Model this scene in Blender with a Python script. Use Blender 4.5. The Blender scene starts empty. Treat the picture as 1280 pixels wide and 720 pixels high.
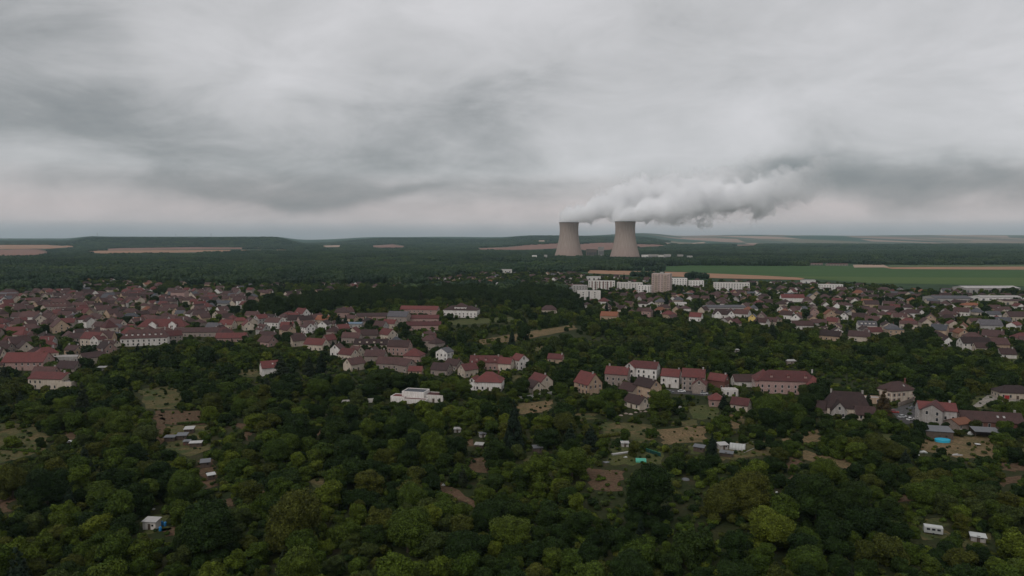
import bpy, math, random
import numpy as np
from mathutils import Vector, Matrix
R = math.radians
rng = random.Random(11)
S = bpy.context.scene
C = S.collection
# ------------------------------------------------------------------ camera geometry
CAMZ = 90.0; F = 865.0; HOR = 299.0
PITCH = math.atan((360 - HOR) / F)
def ray(px, py):
    u = (px - 640) / F; v = (py - 360) / F
    return (u, math.cos(PITCH) - v * math.sin(PITCH), -math.sin(PITCH) - v * math.cos(PITCH))
def project(x, y, z):
    dz = z - CAMZ
    f = y * math.cos(PITCH) - dz * math.sin(PITCH)
    up = y * math.sin(PITCH) + dz * math.cos(PITCH)
    if f < 1: return (-9999, 9999)
    return (640 + F * x / f, 360 - F * up / f)
def sm(a, b, t):
    t = min(1.0, max(0.0, (t - a) / (b - a)))
    return t * t * (3 - 2 * t)
def height(x, y):
    if y < 4300: return 0.0
    u = x / y
    z = 22 * sm(4300, 6200, y)
    z += (69 + 3 * math.sin(x / 230) + 2 * math.sin(x / 83)) * sm(6000, 6900, y) * sm(-.65, -.60, u) * (1 - sm(-.345, -.295, u))
    z += 34 * sm(6200, 8200, y) * (1 - sm(-.66, -.57, u))
    z += (64 + 4 * math.sin(x / 300)) * sm(7300, 9500, y) * sm(-.30, -.18, u) * (1 - sm(.17, .24, u))
    z += 30 * sm(5400, 6600, y) * sm(-.02, .03, u) * (1 - sm(.20, .25, u))
    z += (150 + 12 * math.sin(x / 700) + 6 * math.sin(x / 310 + y / 900)) * sm(8500, 15500, y) * sm(.10, .24, u)
    z += 52 * sm(8500, 15000, y) * (1 - sm(.10, .24, u))
    return z
def at(px, py):
    """Ground point seen at a pixel of the 1280x720 photograph (None above the land)."""
    d = ray(px, py)
    if d[2] < 0:
        t = -CAMZ / d[2]
        if t * d[1] < 4300: return Vector((t * d[0], t * d[1], 0))
    y = 4300.0; pr = y
    while y < 19000:
        t = y / d[1]
        if CAMZ + t * d[2] <= height(t * d[0], y):
            lo, hi = pr, y
            for _ in range(16):
                m = (lo + hi) / 2; t = m / d[1]
                if CAMZ + t * d[2] <= height(t * d[0], m): hi = m
                else: lo = m
            t = hi / d[1]
            return Vector((t * d[0], hi, height(t * d[0], hi)))
        pr = y; y *= 1.006
    return None
def inpoly(x, y, P):
    c = False; j = len(P) - 1
    for i in range(len(P)):
        if (P[i][1] > y) != (P[j][1] > y) and x < (P[j][0] - P[i][0]) * (y - P[i][1]) / (P[j][1] - P[i][1]) + P[i][0]:
            c = not c
        j = i
    return c
# ------------------------------------------------------------------ object helpers
def link(o):
    C.objects.link(o); return o
def tag(o, label=None, cat=None, group=None, kind=None):
    if label: o['label'] = label
    if cat: o['category'] = cat
    if group: o['group'] = group
    if kind: o['kind'] = kind
    return o
def empty(name, loc, rz=0):
    o = bpy.data.objects.new(name, None); o.empty_display_size = 1
    o.location = loc; o.rotation_euler = (0, 0, rz)
    return link(o)
class MB:
    """collects faces, then links them as one mesh object"""
    def __init__(s): s.v = []; s.f = []; s.m = []
    def add(s, vs, fs, m=0):
        n = len(s.v); s.v += [tuple(v) for v in vs]
        s.f += [tuple(i + n for i in f) for f in fs]; s.m += [m] * len(fs); return s
    def box(s, x0, y0, z0, x1, y1, z1, m=0):
        return s.add([(x0, y0, z0), (x1, y0, z0), (x1, y1, z0), (x0, y1, z0), (x0, y0, z1), (x1, y0, z1), (x1, y1, z1), (x0, y1, z1)],
                     [(0, 3, 2, 1), (4, 5, 6, 7), (0, 1, 5, 4), (1, 2, 6, 5), (2, 3, 7, 6), (3, 0, 4, 7)], m)
    def prism(s, prof, x0, x1, m=0):
        """profile of (y,z), counter-clockwise seen from +x, swept along x"""
        n = len(prof)
        vs = [(x0, a, b) for a, b in prof] + [(x1, a, b) for a, b in prof]
        fs = [(i, i + n, (i + 1) % n + n, (i + 1) % n)[::-1] for i in range(n)]
        fs += [tuple(range(n))[::-1], tuple(range(n, 2 * n))]
        return s.add(vs, fs, m)
    def cyl(s, p0, p1, r0, r1, n=8, m=0, cap=True):
        p0 = Vector(p0); p1 = Vector(p1); d = (p1 - p0).normalized()
        a = d.orthogonal().normalized(); b = d.cross(a)
        vs = []
        for p, r in ((p0, r0), (p1, r1)):
            for k in range(n):
                t = 2 * math.pi * k / n
                vs.append(p + a * (r * math.cos(t)) + b * (r * math.sin(t)))
        fs = [(k, (k + 1) % n, (k + 1) % n + n, k + n) for k in range(n)]
        if cap: fs += [tuple(range(n))[::-1], tuple(range(n, 2 * n))]
        return s.add(vs, fs, m)
    def mesh(s, name, mats, smooth=False):
        me = bpy.data.meshes.new(name)
        me.from_pydata(s.v, [], s.f)
        for k in (mats if isinstance(mats, (list, tuple)) else [mats]): me.materials.append(k)
        me.polygons.foreach_set('material_index', s.m)
        if smooth: me.polygons.foreach_set('use_smooth', [True] * len(s.f))
        me.update(); return me
    def build(s, name, mats, parent=None, smooth=False, loc=None):
        o = bpy.data.objects.new(name, s.mesh(name, mats, smooth))
        if parent: o.parent = parent
        if loc: o.location = loc
        return link(o)
# ------------------------------------------------------------------ materials
def new_mat(name):
    m = bpy.data.materials.new(name); m.use_nodes = True
    nt = m.node_tree; b = nt.nodes['Principled BSDF']
    b.inputs['Specular IOR Level'].default_value = .25
    return m, nt, b
def node(nt, t, **kw):
    n = nt.nodes.new(t)
    for k, v in kw.items():
        if k in ('operation', 'data_type', 'blend_type', 'noise_dimensions', 'feature', 'interpolation_type', 'wave_type', 'bands_direction', 'sky_type', 'sun_disc', 'distance', 'clamp'): setattr(n, k, v)
        else: n.inputs[k].default_value = v
    return n
def math_(nt, op, a, b=None, c=None, clamp=False):
    n = nt.nodes.new('ShaderNodeMath'); n.operation = op; n.use_clamp = clamp
    for i, v in enumerate((a, b, c)):
        if v is None: continue
        if isinstance(v, (int, float)): n.inputs[i].default_value = v
        else: nt.links.new(v, n.inputs[i])
    return n.outputs[0]
def mix(nt, fac, a, b, bt='MIX'):
    n = nt.nodes.new('ShaderNodeMix'); n.data_type = 'RGBA'; n.blend_type = bt
    for i, v in ((0, fac), (6, a), (7, b)):
        if isinstance(v, (int, float)): n.inputs[i].default_value = v
        elif isinstance(v, tuple): n.inputs[i].default_value = (*v[:3], 1)
        else: nt.links.new(v, n.inputs[i])
    return n.outputs[2]
def ramp(nt, fac, stops):
    n = nt.nodes.new('ShaderNodeValToRGB'); e = n.color_ramp.elements
    while len(e) < len(stops): e.new(.5)
    for k, (p, c) in enumerate(stops):
        e[k].position = p; e[k].color = (*c[:3], 1) if isinstance(c, tuple) else (c, c, c, 1)
    nt.links.new(fac, n.inputs[0]); return n.outputs[0]
def noise(nt, vec, scale, detail=3, rough=.55, out=0, dist=0):
    n = nt.nodes.new('ShaderNodeTexNoise')
    n.inputs['Scale'].default_value = scale; n.inputs['Detail'].default_value = detail
    n.inputs['Roughness'].default_value = rough; n.inputs['Distortion'].default_value = dist
    if vec is not None: nt.links.new(vec, n.inputs['Vector'])
    return n.outputs[out]
def objc(nt): return nt.nodes.new('ShaderNodeTexCoord').outputs['Object']
def posn(nt): return nt.nodes.new('ShaderNodeNewGeometry').outputs['Position']
def foliage(name, a, b, c):
    """a, b, c: dark, middle and fresh tone; each tree sits somewhere between, each twig clump varies"""
    m, nt, bs = new_mat(name)
    oi = nt.nodes.new('ShaderNodeObjectInfo').outputs['Random']
    n1 = noise(nt, posn(nt), .45, 3, .6)
    n2 = noise(nt, posn(nt), 2.2, 1, .6)
    base = ramp(nt, oi, [(0, a), (.5, b), (1, c)])
    k = ramp(nt, n1, [(.3, .55), (.72, 1.6)])
    col = mix(nt, 1, base, k, 'MULTIPLY')
    k2 = ramp(nt, n2, [(.3, .6), (.7, 1.45)])
    col = mix(nt, 1, col, k2, 'MULTIPLY')
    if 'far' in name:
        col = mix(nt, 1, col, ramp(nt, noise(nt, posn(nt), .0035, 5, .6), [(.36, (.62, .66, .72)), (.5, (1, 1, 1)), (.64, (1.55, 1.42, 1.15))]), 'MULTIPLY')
    nt.links.new(col, bs.inputs['Base Color'])
    bs.inputs['Roughness'].default_value = .75; bs.inputs['Specular IOR Level'].default_value = .15
    return m
def plain(name, col, rough=.8, var=.25, scale=.8, spec=.2, metal=0, streak=False):
    m, nt, bs = new_mat(name)
    oc = objc(nt)
    n1 = noise(nt, oc, scale, 5, .65)
    c = mix(nt, 1, tuple(col), ramp(nt, n1, [(.3, 1 - var), (.7, 1 + var * .6)]), 'MULTIPLY')
    r = nt.nodes.new('ShaderNodeObjectInfo').outputs['Random']
    c = mix(nt, 1, c, ramp(nt, r, [(0, (.86, .84, .82)), (1, (1.1, 1.1, 1.1))]), 'MULTIPLY')
    if streak:
        mp = nt.nodes.new('ShaderNodeMapping'); mp.inputs['Scale'].default_value = (1.6, 1.6, .18)
        nt.links.new(oc, mp.inputs[0])
        n2 = noise(nt, mp.outputs[0], 1.3, 4, .6)
        c = mix(nt, 1, c, ramp(nt, n2, [(.35, (.78, .75, .7)), (.6, (1, 1, 1))]), 'MULTIPLY')
    nt.links.new(c, bs.inputs['Base Color'])
    bs.inputs['Roughness'].default_value = rough; bs.inputs['Specular IOR Level'].default_value = spec
    bs.inputs['Metallic'].default_value = metal
    return m
def tiles(name, a, b, moss=.35):
    """clay or slate tiles: courses, patches of older tiles, lichen"""
    m, nt, bs = new_mat(name)
    oc = objc(nt)
    n1 = noise(nt, oc, .55, 5, .7)
    n2 = noise(nt, oc, 3.5, 2, .7)
    c = mix(nt, ramp(nt, n1, [(.35, 0.), (.65, 1.)]), tuple(a), tuple(b))
    c = mix(nt, 1, c, ramp(nt, n2, [(.3, .65), (.7, 1.35)]), 'MULTIPLY')
    w = nt.nodes.new('ShaderNodeTexWave'); w.bands_direction = 'Z'
    w.inputs['Scale'].default_value = .9; w.inputs['Distortion'].default_value = .4
    nt.links.new(oc, w.inputs[0])
    c = mix(nt, .35, c, mix(nt, 1, c, w.outputs[0], 'MULTIPLY'))
    r = nt.nodes.new('ShaderNodeObjectInfo').outputs['Random']
    c = mix(nt, 1, c, ramp(nt, r, [(0, (.62, .68, .72)), (.5, (.98, .96, .97)), (1, (1.22, 1.12, 1.1))]), 'MULTIPLY')
    n3 = noise(nt, oc, .9, 4, .7)
    c = mix(nt, ramp(nt, n3, [(.52, 0.), (.75, moss)]), c, (.075, .07, .05))
    nt.links.new(c, bs.inputs['Base Color']); bs.inputs['Roughness'].default_value = .8
    bs.inputs['Specular IOR Level'].default_value = .2
    return m
M = {}
M['leaf_dark'] = foliage('dark_green_leaves', (0.0098, 0.0217, 0.0038), (0.0145, 0.0293, 0.0045), (0.0213, 0.0368, 0.0055))
M['leaf_mid'] = foliage('mid_green_leaves', (0.0300, 0.0514, 0.0062), (0.0410, 0.0650, 0.0073), (0.0511, 0.0717, 0.0080))
M['leaf_fresh'] = foliage('yellow_green_leaves', (0.0538, 0.0802, 0.0079), (0.0666, 0.0902, 0.0087), (0.0824, 0.1002, 0.0100))
M['leaf_olive'] = foliage('olive_green_leaves', (0.0372, 0.0459, 0.0071), (0.0475, 0.0557, 0.0083), (0.0577, 0.0627, 0.0095))
M['leaf_grey'] = foliage('grey_green_leaves', (0.0304, 0.0447, 0.0104), (0.0377, 0.0526, 0.0115), (0.0449, 0.0593, 0.0131))
M['leaf_conifer'] = foliage('conifer_needles', (0.0067, 0.0141, 0.0066), (0.0089, 0.0183, 0.0087), (0.0145, 0.0204, 0.0087))
M['leaf_rust'] = foliage('brown_needles', (0.0419, 0.0276, 0.0131), (0.0478, 0.0333, 0.0142), (0.0360, 0.0311, 0.0131))
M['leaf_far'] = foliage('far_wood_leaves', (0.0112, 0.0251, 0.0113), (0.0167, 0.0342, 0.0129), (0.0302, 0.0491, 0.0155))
M['bark'] = plain('bark', (.10, .08, .06), .9, .4, 2)
M['roof_red'] = tiles('red_clay_tiles', (.155, .050, .047), (.115, .046, .044), .25)
M['roof_mauve'] = tiles('weathered_clay_tiles', (.108, .058, .055), (.074, .045, .043), .4)
M['roof_brown'] = tiles('dark_brown_tiles', (.066, .038, .036), (.048, .031, .030), .3)
M['roof_orange'] = tiles('orange_clay_tiles', (.25, .10, .058), (.20, .09, .055), .2)
M['roof_slate'] = tiles('grey_slate', (.115, .115, .125), (.085, .085, .095), .25)
M['roof_blue'] = tiles('blue_grey_sheet_roofing', (.16, .22, .28), (.14, .20, .26), .1)
M['roof_pale'] = plain('pale_roofing_sheet', (.34, .32, .31), .7, .25, .25)
M['wall_white'] = plain('white_render', (.76, .73, .71), .85, .14, .5, streak=True)
M['wall_cream'] = plain('cream_render', (.58, .50, .42), .85, .16, .5, streak=True)
M['wall_beige'] = plain('beige_render', (.46, .34, .25), .85, .18, .5, streak=True)
M['wall_stone'] = plain('rubble_stone', (.30, .245, .215), .9, .4, 1.6)
M['wall_pink'] = plain('pinkish_brick', (.36, .24, .215), .9, .3, 1.2)
M['wall_rose'] = plain('rose_render', (.52, .40, .37), .9, .15, .6, streak=True)
M['wall_brick'] = plain('red_brick', (.17, .080, .066), .9, .3, 1.5)
M['wall_grey'] = plain('grey_render', (.42, .40, .39), .9, .22, .6, streak=True)
M['wall_yellow'] = plain('yellow_render', (.78, .58, .20), .85, .12, .5)
M['concrete'] = plain('concrete', (.40, .38, .36), .9, .2, .4, streak=True)
M['white_paint'] = plain('white_paint', (.8, .8, .78), .6, .1, .6)
M['glass'] = plain('window_glass', (.03, .033, .038), .15, .1, .5, spec=.5)
M['frame'] = plain('window_frame_paint', (.62, .58, .54), .6, .1, .5)
M['shutter'] = plain('wooden_shutter', (.30, .17, .13), .7, .2, 1)
M['red_door'] = plain('red_painted_door', (.30, .03, .03), .6, .1, 1)
M['dark_wood'] = plain('dark_weathered_wood', (.10, .075, .06), .85, .3, 1.5)
M['metal'] = plain('galvanised_sheet', (.125, .13, .14), .5, .2, .7, spec=.4, metal=.3)
M['tin'] = plain('pale_sheet_metal', (.34, .33, .32), .55, .2, .7, spec=.4)
M['plastic_white'] = plain('white_film', (.42, .43, .42), .4, .15, .8)
M['plastic_green'] = plain('green_film', (.07, .34, .24), .45, .15, .8)
M['net_green'] = plain('dark_green_netting', (.010, .055, .045), .8, .2, 1)
M['turquoise'] = plain('turquoise_pool_liner', (.03, .42, .62), .25, .08, .3, spec=.5)
M['blue_plastic'] = plain('blue_barrel_plastic', (.03, .18, .40), .4, .1, 1)
M['rubber'] = plain('tyre_rubber', (.02, .02, .02), .8, .1, 1)
for k, c in (('car_white', (.75, .75, .75)), ('car_grey', (.16, .17, .18)), ('car_silver', (.45, .46, .47)), ('car_red', (.30, .03, .03)), ('car_blue', (.04, .08, .18))):
    M[k] = plain(k.replace('car_', '') + '_car_paint', c, .25, .03, 1, spec=.5)
def ground_mat(name, a, b, c=None, s=.06, fine=.9):
    m, nt, bs = new_mat(name); p = posn(nt)
    col = mix(nt, ramp(nt, noise(nt, p, s, 5, .65), [(.38, 0.), (.62, 1.)]), a, b)
    if c: col = mix(nt, ramp(nt, noise(nt, p, s * 3.1, 4, .6), [(.5, 0.), (.66, 1.)]), col, c)
    col = mix(nt, 1, col, ramp(nt, noise(nt, p, fine, 4, .7), [(.3, .45), (.7, 1.4)]), 'MULTIPLY')
    nt.links.new(col, bs.inputs['Base Color']); bs.inputs['Roughness'].default_value = .95
    bs.inputs['Specular IOR Level'].default_value = .05
    return m
def row_mat(name, a, b, ang, s=.02, rows=.12):
    """a crop field: broad tone changes and drilling rows"""
    m, nt, bs = new_mat(name); p = posn(nt)
    mp = nt.nodes.new('ShaderNodeMapping'); mp.inputs['Rotation'].default_value = (0, 0, ang)
    mp.inputs['Scale'].default_value = (.35, 2.2, 1); nt.links.new(p, mp.inputs[0])
    col = mix(nt, ramp(nt, noise(nt, mp.outputs[0], s, 4, .6), [(.35, 0.), (.65, 1.)]), a, b)
    col = mix(nt, 1, col, ramp(nt, noise(nt, mp.outputs[0], rows, 2, .6), [(.3, .82), (.7, 1.15)]), 'MULTIPLY')
    nt.links.new(col, bs.inputs['Base Color']); bs.inputs['Roughness'].default_value = .95
    bs.inputs['Specular IOR Level'].default_value = .05
    return m
M['grass_dry'] = ground_mat('dry_grass', (.095, .080, .038), (.046, .060, .022), (.125, .090, .046))
M['lawn'] = ground_mat('short_lawn', (.055, .068, .024), (.078, .078, .032), None, .1)
M['soil'] = ground_mat('bare_soil', (.105, .062, .042), (.075, .052, .032), (.105, .080, .044), .2)
M['tan_ground'] = ground_mat('tan_dry_ground', (.165, .112, .064), (.105, .085, .042), None, .12)
M['gravel'] = ground_mat('pale_gravel', (.26, .23, .205), (.21, .19, .165), None, .2)
M['asphalt'] = ground_mat('asphalt', (.085, .08, .08), (.065, .062, .062), None, .2)
M['wheat'] = row_mat('ripe_wheat', (.31, .175, .11), (.24, .145, .095), .1)
M['stubble'] = row_mat('reddish_stubble', (.23, .125, .098), (.17, .10, .08), .3)
M['pale_crop'] = row_mat('pale_stubble', (.36, .26, .20), (.27, .20, .155), .2)
M['green_crop'] = row_mat('green_crop', (.036, .074, .026), (.048, .088, .028), .05, .004)
M['olive_crop'] = row_mat('olive_green_crop', (.056, .095, .030), (.074, .104, .034), .05, .008)
M['meadow'] = row_mat('meadow_grass', (.060, .09, .04), (.08, .10, .048), .05)
# ------------------------------------------------------------------ sky, sun, camera, air
SUN_EL, SUN_AZ = 48, 215      # azimuth of the sun, degrees clockwise from +y: behind and left of the viewer
w = bpy.data.worlds.new('World'); S.world = w; w.use_nodes = True
nt = w.node_tree; nt.nodes.clear()
out = nt.nodes.new('ShaderNodeOutputWorld'); bg = nt.nodes.new('ShaderNodeBackground')
nt.links.new(bg.outputs[0], out.inputs[0])
sky = nt.nodes.new('ShaderNodeTexSky'); sky.sky_type = 'NISHITA'; sky.sun_disc = False
sky.sun_elevation = R(SUN_EL); sky.sun_rotation = R(SUN_AZ); sky.altitude = 150
bg.inputs['Strength'].default_value = .1
tc = nt.nodes.new('ShaderNodeTexCoord'); sep = nt.nodes.new('ShaderNodeSeparateXYZ')
nt.links.new(tc.outputs['Generated'], sep.inputs[0])
X, Y, Z = sep.outputs
zz = math_(nt, 'ADD', math_(nt, 'MAXIMUM', Z, 0.0), .34)
cmb = nt.nodes.new('ShaderNodeCombineXYZ')
nt.links.new(math_(nt, 'DIVIDE', X, zz), cmb.inputs[0]); nt.links.new(math_(nt, 'DIVIDE', Y, zz), cmb.inputs[1])
mp = nt.nodes.new('ShaderNodeMapping'); mp.inputs['Scale'].default_value = (.75, 1.0, 1); mp.inputs['Location'].default_value = (3.1, 7.7, 0)
mp.inputs['Rotation'].default_value = (0, 0, .25)
nt.links.new(cmb.outputs[0], mp.inputs[0]); deck = mp.outputs[0]
n1 = noise(nt, deck, .8, 3, .5, dist=.5)
n2 = noise(nt, deck, 2.2, 7, .56, dist=.5)
n3 = noise(nt, deck, 8.0, 5, .6, dist=.3)
# cloud banks by direction (azimuth, elevation), their edges broken up by the noise
az = math_(nt, 'ARCTAN2', X, Y); el = math_(nt, 'ARCSINE', Z)
wn = nt.nodes.new('ShaderNodeTexNoise'); wn.inputs['Scale'].default_value = 5.0; wn.inputs['Detail'].default_value = 5
nt.links.new(tc.outputs['Generated'], wn.inputs['Vector'])
wsep = nt.nodes.new('ShaderNodeSeparateColor'); nt.links.new(wn.outputs[1], wsep.inputs[0])
azw = math_(nt, 'ADD', az, math_(nt, 'MULTIPLY', math_(nt, 'SUBTRACT', wsep.outputs[0], .5), .30))
elw = math_(nt, 'ADD', el, math_(nt, 'MULTIPLY', math_(nt, 'SUBTRACT', wsep.outputs[1], .5), .10))
BANKS = [  # px, py, half width, half height, tilt, strength
    (10, 135, 170, 42, 0, -.13), (250, 215, 190, 30, 0, -.08), (430, 243, 190, 10, 0, -.13), (210, 222, 130, 12, 0, -.06), (700, 225, 120, 9, .1, -.05), (540, 175, 190, 45, .15, -.075),
    (720, 150, 120, 60, .3, -.05), (1110, 224, 260, 22, 0, -.25), (960, 245, 120, 16, 0, -.06), (260, 262, 420, 16, 0, .03), (1100, 262, 300, 12, 0, .03),
    (205, 45, 110, 70, .3, .10), (380, 95, 120, 60, .2, .07), (640, 20, 300, 40, 0, .06), (1000, 90, 360, 60, .25, .06),
    (1180, 150, 160, 22, .1, .04), (80, 30, 90, 40, 0, -.03), (500, 60, 60, 60, 0, -.04), (130, 190, 110, 20, 0, .04), (850, 190, 170, 20, .2, .03)]
acc = None
for px, py, hw, hh, tl, st in BANKS:
    a0 = math.atan((px - 640) / F); e0 = math.atan((HOR - py) / F * math.cos(a0))
    da = math_(nt, 'SUBTRACT', azw, a0); de = math_(nt, 'SUBTRACT', elw, e0)
    if tl: de = math_(nt, 'SUBTRACT', de, math_(nt, 'MULTIPLY', da, tl))
    q = math_(nt, 'ADD', math_(nt, 'POWER', math_(nt, 'MULTIPLY', da, F / hw), 2), math_(nt, 'POWER', math_(nt, 'MULTIPLY', de, F / hh), 2))
    g = math_(nt, 'MULTIPLY', math_(nt, 'EXPONENT', math_(nt, 'MULTIPLY', q, -1.0)), st)
    acc = g if acc is None else math_(nt, 'ADD', acc, g)
v = math_(nt, 'ADD', math_(nt, 'MULTIPLY', math_(nt, 'SUBTRACT', n1, .5), .30), math_(nt, 'MULTIPLY', math_(nt, 'SUBTRACT', n2, .5), .30))
v = math_(nt, 'ADD', v, math_(nt, 'MULTIPLY', math_(nt, 'SUBTRACT', n3, .5), .06))
mpd = nt.nodes.new('ShaderNodeMapping'); mpd.inputs['Scale'].default_value = (1, 1, 2.6); nt.links.new(tc.outputs['Generated'], mpd.inputs[0])
n4 = noise(nt, mpd.outputs[0], 5.5, 9, .60, dist=.5)
v = math_(nt, 'ADD', v, math_(nt, 'MULTIPLY', math_(nt, 'SUBTRACT', n4, .5), .32))
v = math_(nt, 'ADD', math_(nt, 'ADD', v, acc), .50)
# thinner, warmer light low over the horizon, grey above; brighter overhead as under any overcast
cloud = ramp(nt, v, [(.20, (1.9, 2.08, 2.16)), (.34, (3.1, 3.2, 3.26)), (.48, (5.3, 5.3, 5.38)), (.68, (7.2, 7.12, 7.3))])
low = ramp(nt, el, [(0.0, 1.0), (.045, .9), (.095, 0.0)])
warm = ramp(nt, v, [(.25, (2.5, 2.4, 2.45)), (.55, (5.7, 4.8, 4.7))])
cloud = mix(nt, math_(nt, 'MULTIPLY', low, .8), cloud, warm)
blue = ramp(nt, el, [(0.0, 1.0), (.010, .9), (.024, 0.0)])
cloud = mix(nt, math_(nt, 'MULTIPLY', blue, .7), cloud, (1.7, 2.05, 2.3))
zen = ramp(nt, el, [(.35, 1.0), (1.0, 1.2)])
cloud = mix(nt, 1, cloud, zen, 'MULTIPLY')
nt.links.new(mix(nt, .95, sky.outputs[0], cloud), bg.inputs[0])

sun = bpy.data.lights.new('sun', 'SUN'); sun.energy = 1.0; sun.angle = R(25); sun.color = (1, .95, .9)
so = link(bpy.data.objects.new('sun', sun))
sd = Vector((math.sin(R(SUN_AZ)) * math.cos(R(SUN_EL)), math.cos(R(SUN_AZ)) * math.cos(R(SUN_EL)), math.sin(R(SUN_EL))))
so.rotation_euler = sd.to_track_quat('Z', 'Y').to_euler(); so.location = (0, 0, 600)
cam = bpy.data.cameras.new('camera'); cam.sensor_width = 36; cam.lens = 36 * F / 1280
cam.clip_start = 1; cam.clip_end = 60000
co = link(bpy.data.objects.new('camera', cam)); co.location = (0, 0, CAMZ); co.rotation_euler = (math.pi / 2 - PITCH, 0, 0)
S.camera = co
S.view_settings.view_transform = 'Standard'; S.view_settings.look = 'None'; S.view_settings.exposure = 0; S.view_settings.gamma = 1
S.render.engine = 'CYCLES'
cy = S.cycles
cy.max_bounces = 34; cy.diffuse_bounces = 2; cy.glossy_bounces = 2; cy.transmission_bounces = 2; cy.volume_bounces = 32; cy.transparent_max_bounces = 6
cy.use_denoising = True; cy.caustics_reflective = False; cy.caustics_refractive = False
cy.volume_max_steps = 256
try: cy.denoiser = 'OPENIMAGEDENOISE'
except Exception: pass

# haze: one closed box of even air
mh = bpy.data.materials.new('hazy_air'); mh.use_nodes = True; nt = mh.node_tree; nt.nodes.clear()
o_ = nt.nodes.new('ShaderNodeOutputMaterial'); pv = nt.nodes.new('ShaderNodeVolumePrincipled')
pv.inputs['Color'].default_value = (.66, .88, 1.0, 1); pv.inputs['Density'].default_value = 2.7e-5
pv.inputs['Anisotropy'].default_value = .1
nt.links.new(pv.outputs[0], o_.inputs['Volume'])
hz = MB().box(-22000, -900, -2, 22000, 21000, 520).build('haze', mh)
tag(hz, 'pale blue haze lying over the whole plain', kind='stuff')

# ------------------------------------------------------------------ ground
def ground_material():
    m, nt, bs = new_mat('land'); p = posn(nt)
    a = mix(nt, ramp(nt, noise(nt, p, .045, 5, .65), [(.42, 0.), (.6, 1.)]), (.022, .030, .011), (.034, .036, .016))
    a = mix(nt, ramp(nt, noise(nt, p, .13, 4, .65), [(.56, 0.), (.7, 1.)]), a, (.046, .035, .022))
    a = mix(nt, 1, a, ramp(nt, noise(nt, p, 1.1, 3, .7), [(.3, .65), (.7, 1.3)]), 'MULTIPLY')
    s = nt.nodes.new('ShaderNodeSeparateXYZ'); nt.links.new(p, s.inputs[0])
    far = mix(nt, ramp(nt, noise(nt, p, .0016, 6, .62), [(.40, 0.), (.60, 1.)]), (.022, .042, .022), (.034, .058, .028))
    far = mix(nt, 1, far, ramp(nt, noise(nt, p, .03, 4, .7), [(.3, .6), (.7, 1.35)]), 'MULTIPLY')
    vz = nt.nodes.new('ShaderNodeTexVoronoi'); vz.inputs['Scale'].default_value = .0008
    mpp = nt.nodes.new('ShaderNodeMapping'); mpp.inputs['Scale'].default_value = (1.9, .62, 1); nt.links.new(p, mpp.inputs[0])
    nt.links.new(mpp.outputs[0], vz.inputs['Vector'])
    vs = nt.nodes.new('ShaderNodeSeparateColor'); nt.links.new(vz.outputs['Color'], vs.inputs[0])
    crops = ramp(nt, vs.outputs[0], [(.0, (.30, .205, .16)), (.2, (.22, .15, .12)), (.32, (.035, .07, .045)), (.5, (.03, .055, .035)), (.68, (.26, .185, .145)), (.76, (.04, .07, .045)), (1., (.20, .15, .10))])
    xr = math_(nt, 'DIVIDE', s.outputs[0], s.outputs[1])
    farmland = math_(nt, 'MULTIPLY', ramp(nt, math_(nt, 'DIVIDE', s.outputs[1], 20000.0), [(.41, 0.), (.44, 1.)]), ramp(nt, math_(nt, 'ADD', xr, .5), [(.68, 0.), (.74, 1.)]))
    far = mix(nt, farmland, far, crops)
    d = ramp(nt, math_(nt, 'DIVIDE', s.outputs[1], 1600.0), [(.55, 0.), (.8, 1.)])
    nt.links.new(mix(nt, d, a, far), bs.inputs['Base Color']); bs.inputs['Roughness'].default_value = .95
    bs.inputs['Specular IOR Level'].default_value = .05
    return m
gb = MB()
ys = [-800, -100, 60, 160, 400, 900, 1800, 3000, 4299]
y = 4300.0
while y < 19500: ys.append(y); y += 90 + (y - 4300) * .012
NU = 260; us = [-1.15 + 2.3 * k / NU for k in range(NU + 1)]
vv = []
for y in ys:
    for u in us:
        x = u * max(y, 1500.0)
        vv.append((x, y, height(x, y)))
ff = [(j * (NU + 1) + i, j * (NU + 1) + i + 1, (j + 1) * (NU + 1) + i + 1, (j + 1) * (NU + 1) + i) for j in range(len(ys) - 1) for i in range(NU)]
gb.add(vv, ff); tag(gb.build('ground', ground_material(), smooth=True), kind='structure')

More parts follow.
